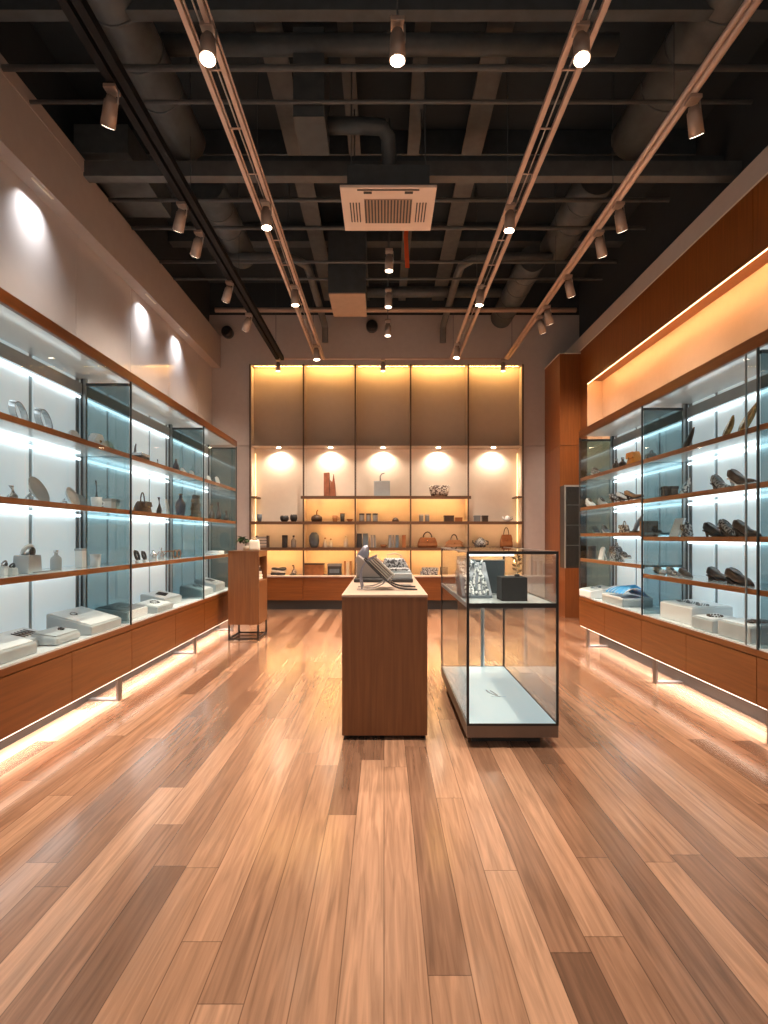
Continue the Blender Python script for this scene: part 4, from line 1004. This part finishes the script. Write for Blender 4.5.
# ------------------------------------------------------------------ glass showcase
gx0, gx1, gy0, gy1 = .551, 1.16, 3.72, 5.40
sc_ = thing('glass_showcase', 'freestanding two tier glass showcase with black frame right of the pedestal', 'display case', ((gx0+gx1)/2, (gy0+gy1)/2, 0))
B = lambda *a: MB().box(*a)
B(gx0+.05, gx1-.09, gy0+.12, gy1-.08, 0, .066).build('plinth', M['char'], sc_, True)
B(gx0, gx1, gy0, gy1, .066, .145).build('base', M['taupe'], sc_, True, bevel=.003)
B(gx0+.012, gx1-.012, gy0+.012, gy1-.012, .145, .155).build('lower_deck', flat('glow_painted_deck', (.74, .84, .86), .3, var=.02, emit=(.68, .93, 1.0), es=.34), sc_, True)  # white plate; its emission stands in for light falling on it
zc, zt3 = .935, 1.305
B(gx0+.004, gx1-.004, gy0+.004, gy1-.004, zc, zc+.018).build('upper_shelf', M['shelf'], sc_, True)
for nm, x0_, x1_, y0_, y1_ in (('f', gx0, gx1, gy0, gy0+.014), ('b', gx0, gx1, gy1-.014, gy1)):
    B(x0_, x1_, y0_, y1_, zc-.006, zc+.024).build('shelf_rail', M['black'], sc_, True)
    B(x0_, x1_, y0_, y1_, zt3-.02, zt3).build('top_rail', M['black'], sc_, True)
    B(x0_, x1_, y0_, y1_, .145, .157).build('bottom_rail', M['black'], sc_, True)
for x0_, x1_ in ((gx0, gx0+.012), (gx1-.012, gx1)):
    B(x0_, x1_, gy0+.014, gy1-.014, zc-.006, zc+.024).build('shelf_rail', M['greyframe'] if x0_ < .6 else M['taupe'], sc_, True)
    B(x0_, x1_, gy0+.014, gy1-.014, zt3-.012, zt3).build('top_rail', M['steel'], sc_, True)
    B(x0_, x1_, gy0+.014, gy1-.014, .145, .157).build('bottom_rail', M['black'] if x0_ > .6 else M['greyframe'], sc_, True)
for x in (gx0+.007, gx1-.007):
    for y in (gy0+.007, gy1-.007):
        big = y < 4
        B(x-.008, x+.008, y-.008, y+.008, .155, zt3-.02).build('post', M['black'], sc_, True)
B(.93, .955, gy1-.02, gy1-.008, .155, zc-.006).build('rear_mullion', M['greyframe'], sc_, True)
B(.955, .965, gy1-.022, gy1-.006, .155, zc-.006).build('rear_mullion', M['chrome'], sc_, True)
for z0_, z1_ in ((.157, zc-.006), (zc+.024, zt3-.02)):
    B(gx0+.016, gx1-.016, gy0+.004, gy0+.009, z0_, z1_).build('front_glass', M['caseglass'], sc_, True)
    B(gx0+.016, gx1-.016, gy1-.006, gy1-.002, z0_, z1_).build('rear_glass', M['caseglass'], sc_, True)
    B(gx0+.002, gx0+.007, gy0+.016, gy1-.024, z0_, z1_).build('side_glass', M['caseglass'], sc_, True)
    B(gx1-.007, gx1-.002, gy0+.016, gy1-.024, z0_, z1_).build('side_glass', M['caseglass'], sc_, True)
B(gx0+.012, gx1-.012, gy0+.014, gy1-.014, zt3-.008, zt3-.002).build('top_glass', M['caseglass'], sc_, True)
B(gx0+.10, gx0+.44, gy0+.55, gy0+.58, zt3-.05, zt3-.022).build('led_bar', M['led'], sc_, True)
B(gx0+.012, gx1-.012, gy0+.54, gy0+.59, zt3-.022, zt3-.0085).build('led_holder', M['char'], sc_, True)
# engraved mark on the lower deck
mk = MB()
cpt = Vector((.86, 4.42, .156))
for P in ([(-.03, .14, 0), (-.02, .06, 0), (.02, -.02, 0), (.05, -.06, 0)], [(.0, .12, 0), (.02, .04, 0), (.03, -.02, 0)], [(-.02, -.055, 0), (.03, -.06, 0), (.085, -.05, 0)]):
    mk.strip([cpt+Vector(q) for q in smooth_path(P)], (.012, .004, 0), .0015)
mk.build('deck_mark', M['lgrey'], sc_, True)
# inside the top tier
zq = zc+.018
bx = thing('black_cube', 'matte black display cube inside the glass showcase top tier', 'display block', (.905, 3.98, zq))
MB().box(-.085, .095, -.08, .10, 0, .165).build('body', flat('matte_black', (.006, .008, .009), .7, spec=.15), bx, bevel=.004)
lf = thing('gold_sprig', 'small gold leaf sprig standing on the black cube in the showcase', 'ornament', (.95, 4.0, zq+.165))
mb = MB().tube([(0, 0, 0), (.01, 0, .05), (-.005, 0, .10), (.02, 0, .15)], .004, 6); mb.build('stem', M['gold'], lf)
mb = MB()
for i in range(12):
    zz_ = .03+.01*i; q = i*2.4; L = .045; c = Vector((0, 0, zz_)); d = Vector((math.cos(q), math.sin(q)*.6, .5)).normalized(); sd = Vector((-d.z, 0, d.x))*.011
    mb.quad([c, c+d*L*.5+sd, c+d*L, c+d*L*.5-sd])
mb.build('foliage', M['gold'], lf)
MB().lathe([(.018, 0), (.02, .012), (.012, .02)], (0,0,0), 12).build('pot', M['char'], lf)
jt = thing('jewellery_ramp', 'sloped dark stand in the showcase covered by sparkling chains', 'display stand', (.685, 4.10, zq))
rp = MB().prism([(-.02, 0), (.30, 0), (.30, .25), (.27, .25), (-.02, .02)], -.115, .105)
rp.xf(Matrix(((0,1,0,0),(1,0,0,0),(0,0,1,0),(0,0,0,1)))).build('ramp', M['slate'], jt, bevel=.003)
for i in range(7):
    o = MB()
    for j in range(22):
        t = j/21; xx = -.085+.026*i+.03*math.sin(5*t+i*1.3)*t; rr_ = random.uniform(.007, .013)
        o.ball((xx, -.005+.272*t-.006, .028+.23*t+.004), rr_, n=6)
    ob = o.build('crystal_chain', M['crystal']); ob.location = (.685, 4.10, zq)
    tag(ob, '%s of seven sparkling crystal chains on the showcase ramp' % ('leftmost', 'second from left', 'third from left', 'middle', 'third from right', 'second from right', 'rightmost')[i], 'necklace', 'crystal chains in the showcase')
cv = pot('crystal_vase', 'clear crystal jar near the left rear of the showcase top tier', Vector((.68, 4.72, zq)), [(.05, 0), (.075, .03), (.08, .16), (.05, .20), (.055, .22)], M['crystal'], M['silver'])
tw = pot('crystal_vase', 'tall slim crystal vase at the rear of the showcase behind the ramp', Vector((.72, 5.08, zq)), [(.04, 0), (.06, .08), (.045, .2), (.06, .27)], M['silver'], M['silver'])
mr = thing('mirror_panel', 'dark grey mirror panel standing behind the black cube in the showcase', 'mirror', (.85, 4.45, zq))
MB().box(-.17, .11, 0, .012, .0, .26).build('plate', flat('dark_teal_panel', (.03, .05, .06), .2), mr)
MB().box(-.175, .115, -.002, .014, .26, .268).build('frame', M['greyframe'], mr)

# ------------------------------------------------------------------ ceiling services
ZP = 5.3
def pipe_x(name, label, y, z, r, mat, x0=-3.39, x1=3.79, cat='pipe', group=None, box=None, n=10):
    mb = MB()
    if box: mb.box(x0, x1, y-box[0]/2, y+box[0]/2, z-box[1]/2, z+box[1]/2)
    else: mb.tube([(x0, y, z), (x1, y, z)], r, n)
    return tag(mb.build(name, mat), label, cat, group)
def dz(ypx, z): return (z-H)*F/(CY-ypx)
GP = 'thin pipes crossing the ceiling'
pipe_x('ceiling_beam', 'thick dark beam crossing the ceiling at the very top of the frame', dz(10, 5.5), 5.5, 0, M['beam'], cat='beam', box=(.10, .09))
for yp, r_, lab in ((68, .026, 'thin pipe crossing the ceiling just below the large centre lamp'), (102, .018, 'thin pipe crossing the ceiling midway between centre lamp and air conditioner'),
                    (200, .024, 'thin pipe crossing the ceiling behind the air conditioner face'), (228, .024, 'thin pipe crossing at the lower edge of the air conditioner'),
                    (262, .02, 'thin pipe crossing above the first small hanging lamp row'), (279, .018, 'thin pipe crossing in front of the tan duct plate'), (310, .04, 'tan pipe crossing nearest the back wall')):
    pipe_x('ceiling_pipe', lab, dz(yp, ZP), ZP, r_, M['pipe'] if yp != 310 else M['tan'], -3.2 if yp != 310 else -2.9, 3.3, group=GP)
pipe_x('ceiling_beam', 'wide dark beam crossing the ceiling just above the air conditioner', dz(172, ZP), ZP, 0, M['pipe'], cat='beam', box=(.12, .16))
pipe_x('ceiling_beam', 'dark beam crossing high above the air conditioner duct elbow', dz(166, 5.6), 5.6, 0, M['beam'], x0=-2.6, cat='beam', box=(.2, .1))
pipe_x('round_duct', 'round dark duct crossing behind the large centre lamp', dz(45, 5.85), 5.85, .085, M['duct'], -2.0, 2.1, 'duct', n=18)
pipe_x('round_duct', 'round dark duct crossing right of the tan duct plate', dz(292, 5.6), 5.6, .09, M['duct'], -.6, 2.0, 'duct', n=18)
for yy in (2.4, 6.9, 8.9):
    struct('beam_%d' % int(yy), MB().box(-3.39, 3.79, yy-.1, yy+.1, 6.05, 6.34), M['beam'])
for x, nm in ((-1.04, 1), (1.05, 2), (-.35, 3), (.35, 4)):
    w2 = .12 if nm < 3 else .07
    struct('joist_%d' % nm, MB().box(x-w2, x+w2, YF, YB, 6.0, 6.02).box(x-.015, x+.015, YF, YB, 6.02, 6.3), M['pipe'])
def duct_y(label, x, z, r, y0, y1):
    d = thing('round_duct', label, 'duct', (x, y0, z), 0, 'round ducts running along the ceiling')
    MB().tube([(0, 0, 0), (0, y1-y0, 0)], r, 22).build('body', M['duct'], d)
    n = int((y1-y0)/.45)
    for i in range(1, n):
        MB().tube([(0, .45*i-.012, 0), (0, .45*i+.012, 0)], r+.006, 22).build('seam_ring', M['duct'], d)
duct_y('large round duct at the top left of the ceiling', -2.12, 5.62, .21, 2.6, 6.0)
duct_y('large round duct farther back on the left of the ceiling', -2.12, 5.62, .20, 6.7, 8.4)
duct_y('large round duct at the top right of the ceiling', 2.66, 5.65, .23, 2.6, 6.0)
duct_y('large round duct midway back on the right of the ceiling', 2.50, 5.62, .22, 6.55, 8.2)
duct_y('large round duct reaching the back wall on the right', 2.22, 5.55, .2, 8.35, 10.6)
for s, lab in ((-1, 'bent dark pipe turning along the ceiling at the left of the centre lamps'), (1, 'bent dark pipe turning along the ceiling at the right of the centre lamps')):
    P = [(s*2.4, 8.0, 5.4), (s*1.5, 8.0, 5.4), (s*1.28, 8.05, 5.4), (s*1.14, 8.25, 5.4), (s*1.12, 8.6, 5.4), (s*1.12, 10.5, 5.4), (s*1.12, 10.62, 5.36), (s*1.12, 10.66, 5.1)]
    tag(MB().tube(P, .06, 12).build('bent_pipe', M['pipe']), lab, 'pipe')
b_ = thing('duct_box', 'dark rectangular duct box left of the air conditioner', 'duct', (-.68, 5.3, 5.2))
MB().box(-.14, .14, -.25, .25, 0, .80).build('body', M['duct'], b_)
MB().box(-.142, .142, -.252, .252, -.012, 0).build('bottom_plate', M['beam'], b_)
b_ = thing('duct_box', 'dark duct box with a tan bottom plate above the centre lamps', 'duct', (-.55, 8.6, 5.0))
MB().box(-.28, .28, -.3, .3, .02, 1.0).build('body', M['beam'], b_)
MB().box(-.27, .27, -.30, .55, 0, .02).build('tan_plate', M['tan'], b_)
tag(MB().box(-3.27, -2.7, 5.9, 7.1, 5.45, 5.75).build('duct_box', M['duct']), 'wide dark duct box above the left soffit', 'duct')
tag(MB().tube([(-.55, 5.42, 5.38), (-.2, 5.42, 5.38), (-.02, 5.44, 5.38), (.04, 5.52, 5.34), (.05, 5.6, 5.22), (.05, 5.62, 5.0)], .075, 14).build('elbow_duct', M['duct']), 'elbow duct linking the left duct box to the air conditioner', 'duct')
# cassette air conditioner
ax0, ax1, ay0, ay1, az = -.425, .508, 5.37, 6.13, 4.75
ac = thing('air_conditioner', 'square white cassette air conditioner hanging under the dark ceiling', 'air conditioner', ((ax0+ax1)/2, (ay0+ay1)/2, az))
acx, acy = ac.location.x, ac.location.y
MB().box(acx-.40, acx+.40, ay0+.06, ay1-.06, az+.03, az+.26).build('body', M['beam'], ac, True)
MB().box(ax0, ax1, ay0, ay1, az, az+.03).build('face_panel', M['ac'], ac, True, bevel=.006)
MB().box(acx-.24, acx+.24, acy-.2, acy+.22, az-.006, az-.0003).build('grille', M['tan'], ac, True)
gm = MB()
for i in range(15): gm.box(acx-.235+.0325*i, acx-.220+.0325*i, acy-.19, acy+.21, az-.010, az-.006)
gm.build('grille_slats', M['char'], ac, True)
for s in (-1, 1):
    gm = MB()
    for i in range(4): gm.box(acx+s*(.29+.03*i)-.006, acx+s*(.29+.03*i)+.006, acy-.14, acy+.2, az-.006, az-.0003)
    gm.build('side_vent', M['char'], ac, True)
    MB().box(acx+s*.2-.04, acx+s*.2+.04, ay0+.06, ay0+.09, az-.006, az-.0003).build('air_flap', M['char'], ac, True)
MB().box(acx-.30, acx+.30, ay0+.025, ay0+.04, az-.006, az-.0003).build('air_flap', M['char'], ac, True)
for sx_ in (-1, 1):
    for yy in (ay0+.1, ay1-.1): MB().tube([(acx+sx_*.36, yy, az+.26), (acx+sx_*.36, yy, ZC)], .008, 6).build('hanger_rod', M['beam'], ac, True)
tag(MB().strip([(.28, 6.7, 4.62), (.26, 6.7, 5.0), (.3, 6.7, 5.3)], (.05, 0, 0), .006).build('hanging_strap', M['strap']), 'short red orange strap hanging behind the air conditioner', 'strap')

# tracks
ZTR = 4.75
def ladder_track(xa_, xb_, label):
    t = thing('light_track', label, 'light track', ((xa_+xb_)/2, 6.4, ZTR), 0, 'ladder shaped light tracks')
    for x in (xa_, xb_):
        MB().box(x-.020, x+.014, 2.0, 10.6, ZTR, ZTR+.035).build('rail', M['rail'], t, True)
        MB().tube([(x+.026, 2.0, ZTR+.03), (x+.026, 10.6, ZTR+.03)], .008, 6).build('edge_wire', M['rail'], t, True)
    for i in range(15):
        y = 2.3+.58*i; MB().tube([(xa_+.016, y, ZTR+.02), (xb_-.016, y, ZTR+.02)], .007, 6).build('rung', M['rail'], t, True)
    MB().tube([((xa_+xb_)/2, 2.0, ZTR+.04), ((xa_+xb_)/2+.02, 6, ZTR+.045), ((xa_+xb_)/2, 10.6, ZTR+.04)], .007, 6).build('cable', M['steel'], t, True)
    for y in (3.2, 5.7, 7.6, 10.2): MB().tube([(xa_, y, ZTR+.035), (xa_, y, ZC)], .004, 5).build('hanger_wire', M['beam'], t, True)
ladder_track(-1.29, -1.15, 'left ladder shaped light track with copper rails')
ladder_track(1.26, 1.40, 'right ladder shaped light track with copper rails')
t = thing('light_track', 'black light track along the far left of the ceiling', 'light track', (-1.97, 6.4, ZTR))
for dx in (-.045, .045): MB().box(-1.97+dx-.03, -1.97+dx+.03, 2.0, 10.62, ZTR, ZTR+.05).build('rail', M['matteblack'], t, True)
MB().box(-2.04, -1.90, 2.0, 10.62, ZTR+.05, ZTR+.08).build('carrier', M['matteblack'], t, True)
for y in (3.2, 5.7, 7.6, 10.2): MB().tube([(-1.97, y, ZTR+.06), (-1.97, y, ZC)], .004, 5).build('hanger_wire', M['beam'], t, True)
t = thing('light_track', 'copper toned light track along the far right of the ceiling', 'light track', (2.33, 6.4, ZTR))
for dx, r_ in ((-.035, .022), (.02, .03)): MB().tube([(2.33+dx, 2.0, ZTR+.03), (2.33+dx, 10.62, ZTR+.03)], r_, 10).build('rail', M['rail'], t, True)
for y in (3.6, 4.5, 5.7, 7.6, 10.2): MB().tube([(2.33, y, ZTR+.05), (2.33, y, ZC)], .004, 5).build('hanger_wire', M['beam'], t, True)
tag(MB().tube([(-1.9, 10.62, ZTR+.03), (2.27, 10.62, ZTR+.03)], .018, 8).build('light_bar', M['rail']), 'thin horizontal light bar above the glowing back panels', 'light bar')

WARM = (1.0, .81, .65)
def spot_head(label, loc, dirv, lit, scale=1.0, group=None, power=0, cone=60, stem=None):
    s = thing('spotlight', label, 'spotlight', loc, 0, group)
    d = Vector(dirv).normalized()
    drop = Vector((0, 0, -.05))*scale
    if stem: MB().tube([(0, 0, stem), (0, 0, 0)], .007, 6).build('stem', M['beam'], s)
    MB().box(-.045*scale, .045*scale, -.05*scale, .05*scale, -.03*scale, 0).build('mount', M['spot'], s, bevel=.004)
    a0 = drop+Vector((0,0,-.01)); a1 = a0+d*.20*scale
    MB().tube([a0, a0+d*.03*scale, a0+d*.035*scale, a1], [.035*scale, .042*scale, .05*scale, .056*scale], 18).build('housing', M['spot'], s)
    MB().tube([a0-d*.004+Vector((.05*scale, 0, .04*scale)), a0+d*.05*scale+Vector((.052*scale, 0, 0)), a0+d*.08*scale+Vector((.05*scale, 0, 0))], .006, 6).build('bracket', M['steel'], s)
    MB().tube([a1-d*.002, a1+d*.004], .047*scale, 18).build('lens', M['lens'] if lit else M['lensdim'], s)
    if power:
        L = Vector(loc)+a1+d*.02
        lamp('SPOT', 'spot_beam', L, power, WARM, L+d, spot_size=math.radians(cone), spot_blend=.35 if cone == 95 else .7, shadow_soft_size=.09)
    return s
GS = 'ladder track spotlights'
for i, (x, yp, lb) in enumerate(((-1.16, 30, 'nearest'), (-1.19, 204, 'second'), (-1.20, 287, 'third'), (-1.19, 346, 'farthest'))):
    y = (ZTR-H)*F/(CY-yp)
    spot_head('%s lit spotlight on the left ladder track' % lb, (x, y, ZTR+.02), (.05, (-.25, .0, .06, .0)[i], -1), True, 1.0, GS, (360, 340, 440, 440)[i], 84)
for i, (x, yp, lb) in enumerate(((1.30, 30, 'nearest'), (1.28, 207, 'second'), (1.29, 287, 'third'), (1.27, 344, 'farthest'))):
    y = (ZTR-H)*F/(CY-yp)
    spot_head('%s lit spotlight on the right ladder track' % lb, (x, y, ZTR+.02), (-.05, (-.25, .0, .06, .0)[i], -1), True, 1.0, GS, (360, 340, 440, 440)[i], 84)
for yp, lb in ((88, 'nearest'), (204, 'second'), (232, 'third'), (282, 'fourth'), (314, 'farthest')):
    y = (ZTR-H)*F/(CY-yp)
    spot_head('%s spotlight on the black left track' % lb, (-2.03, y, ZTR), (-.42, .55, -.75), False, 1.0, 'black track spotlights', 90, 70)
for yp, lb in ((98, 'nearest'), (204, 'second'), (232, 'third'), (276, 'fourth'), (306, 'fifth'), (316, 'farthest')):
    y = (ZTR-H)*F/(CY-yp)
    spot_head('%s spotlight on the far right copper track' % lb, (2.36, y, ZTR), (.38, .45, -.8), False, 1.0, 'copper track spotlights', 90, 70)
for yp, z, lb, sc2 in ((22, 4.85, 'large cylinder lamp hanging nearest on the centre line', 1.0), (250, 4.80, 'small cylinder lamp hanging just behind the air conditioner', .95), (289, 4.80, 'second small cylinder lamp behind the air conditioner', .95), (320, 4.80, 'third small cylinder lamp behind the air conditioner', .95)):
    y = (z-H)*F/(CY-yp)
    spot_head(lb, (.09 if yp == 22 else .06, y, z), (0, 0, -1), yp == 22, sc2, 'centre line lamps', 220 if yp == 22 else (420 if yp == 250 else 130), 95 if yp == 250 else 90, ZC-z)
for xp, lb in ((278, 'left'), (383, 'middle'), (503, 'right')):
    x = (xp-CX)*10.62/F
    spot_head('%s lamp hanging from the light bar above the back panels' % lb, (x, 10.62, ZTR+.02), (0, 0, -1), False, .85, 'light bar lamps')
for xp, yp, lb in ((228, 333, 'round black speaker high on the back wall, left corner'), (372, 327, 'round black speaker high on the back wall near the centre')):
    p = at(xp, yp, 10.85)
    o = tag(MB().lathe([(.06, 0), (.11, .02), (.11, .14), (.08, .19)], (0,0,0), 18).xf(Matrix.Rotation(PI/2, 4, 'X')).build('speaker', M['black']), lb, 'speaker')
    o.location = (p.x, 10.899, p.z)

# ------------------------------------------------------------------ recess light right wall, wall washers left
r = thing('cove_light', 'long warm light strip glowing inside the right wall recess', 'light strip', (3.53, 4.5, 4.03))
MB().box(3.515, 3.530, YF+.2, 9.6, 4.066, 4.078).build('strip', emis('cove_led', (1.0, .53, .21), 58.0), r, True)
MB().box(3.502, 3.510, YF+.2, 9.638, 4.037, 4.084).build('lip', M['cab'], r, True)
MB().box(3.512, 3.535, YF+.2, 9.6, 4.078, 4.084).build('housing', M['steel'], r, True)
MB().box(3.500, 3.511, YF+.2, 9.638, 4.030, 4.037).build('edge_glow', emis('edge_led', (1.0, .68, .36), 4.0), r, True)
for lat, lb in ((354, 'nearest'), (242, 'middle'), (208, 'farthest'), (286, 'second')):
    if lb == 'second': continue
    y = 3.34*F/lat
    wd = thing('wall_washer', '%s of three small wall washer lights under the left soffit' % lb, 'wall light', (-3.22, y, 4.686), 0, 'wall washers under the left soffit')
    MB().box(-.012, .012, -.16, .16, -.004, .004).build('lens', M['ivory'], wd)
    lamp('AREA', 'washer_beam', (-3.215, y, 4.675), 5.5, (.96, .97, 1.0), (-3.34, y, 3.75), shape='RECTANGLE', size=.26, size_y=.03, spread=math.radians(100))

# ------------------------------------------------------------------ world, camera, view
w = bpy.data.worlds.new('world'); SC.world = w; w.use_nodes = True
bg = w.node_tree.nodes['Background']; bg.inputs['Color'].default_value = (1.0, .80, .66, 1); bg.inputs['Strength'].default_value = .42
cd = bpy.data.cameras.new('camera'); cam = bpy.data.objects.new('camera', cd); COL.objects.link(cam); SC.camera = cam
cam.location = (0, 0, H); cam.rotation_euler = (PI/2, 0, 0)
cd.sensor_fit = 'VERTICAL'; cd.sensor_height = 36; cd.lens = F/1024*36
cd.shift_y = (CY-512)/1024; cd.clip_start = .05
SC.view_settings.view_transform = 'Standard'
SC.view_settings.exposure = 0.36
SC.cycles.max_bounces = 10; SC.cycles.transparent_max_bounces = 24
SC.cycles.sample_clamp_indirect = 6.0
SC.cycles.caustics_reflective = False; SC.cycles.caustics_refractive = False
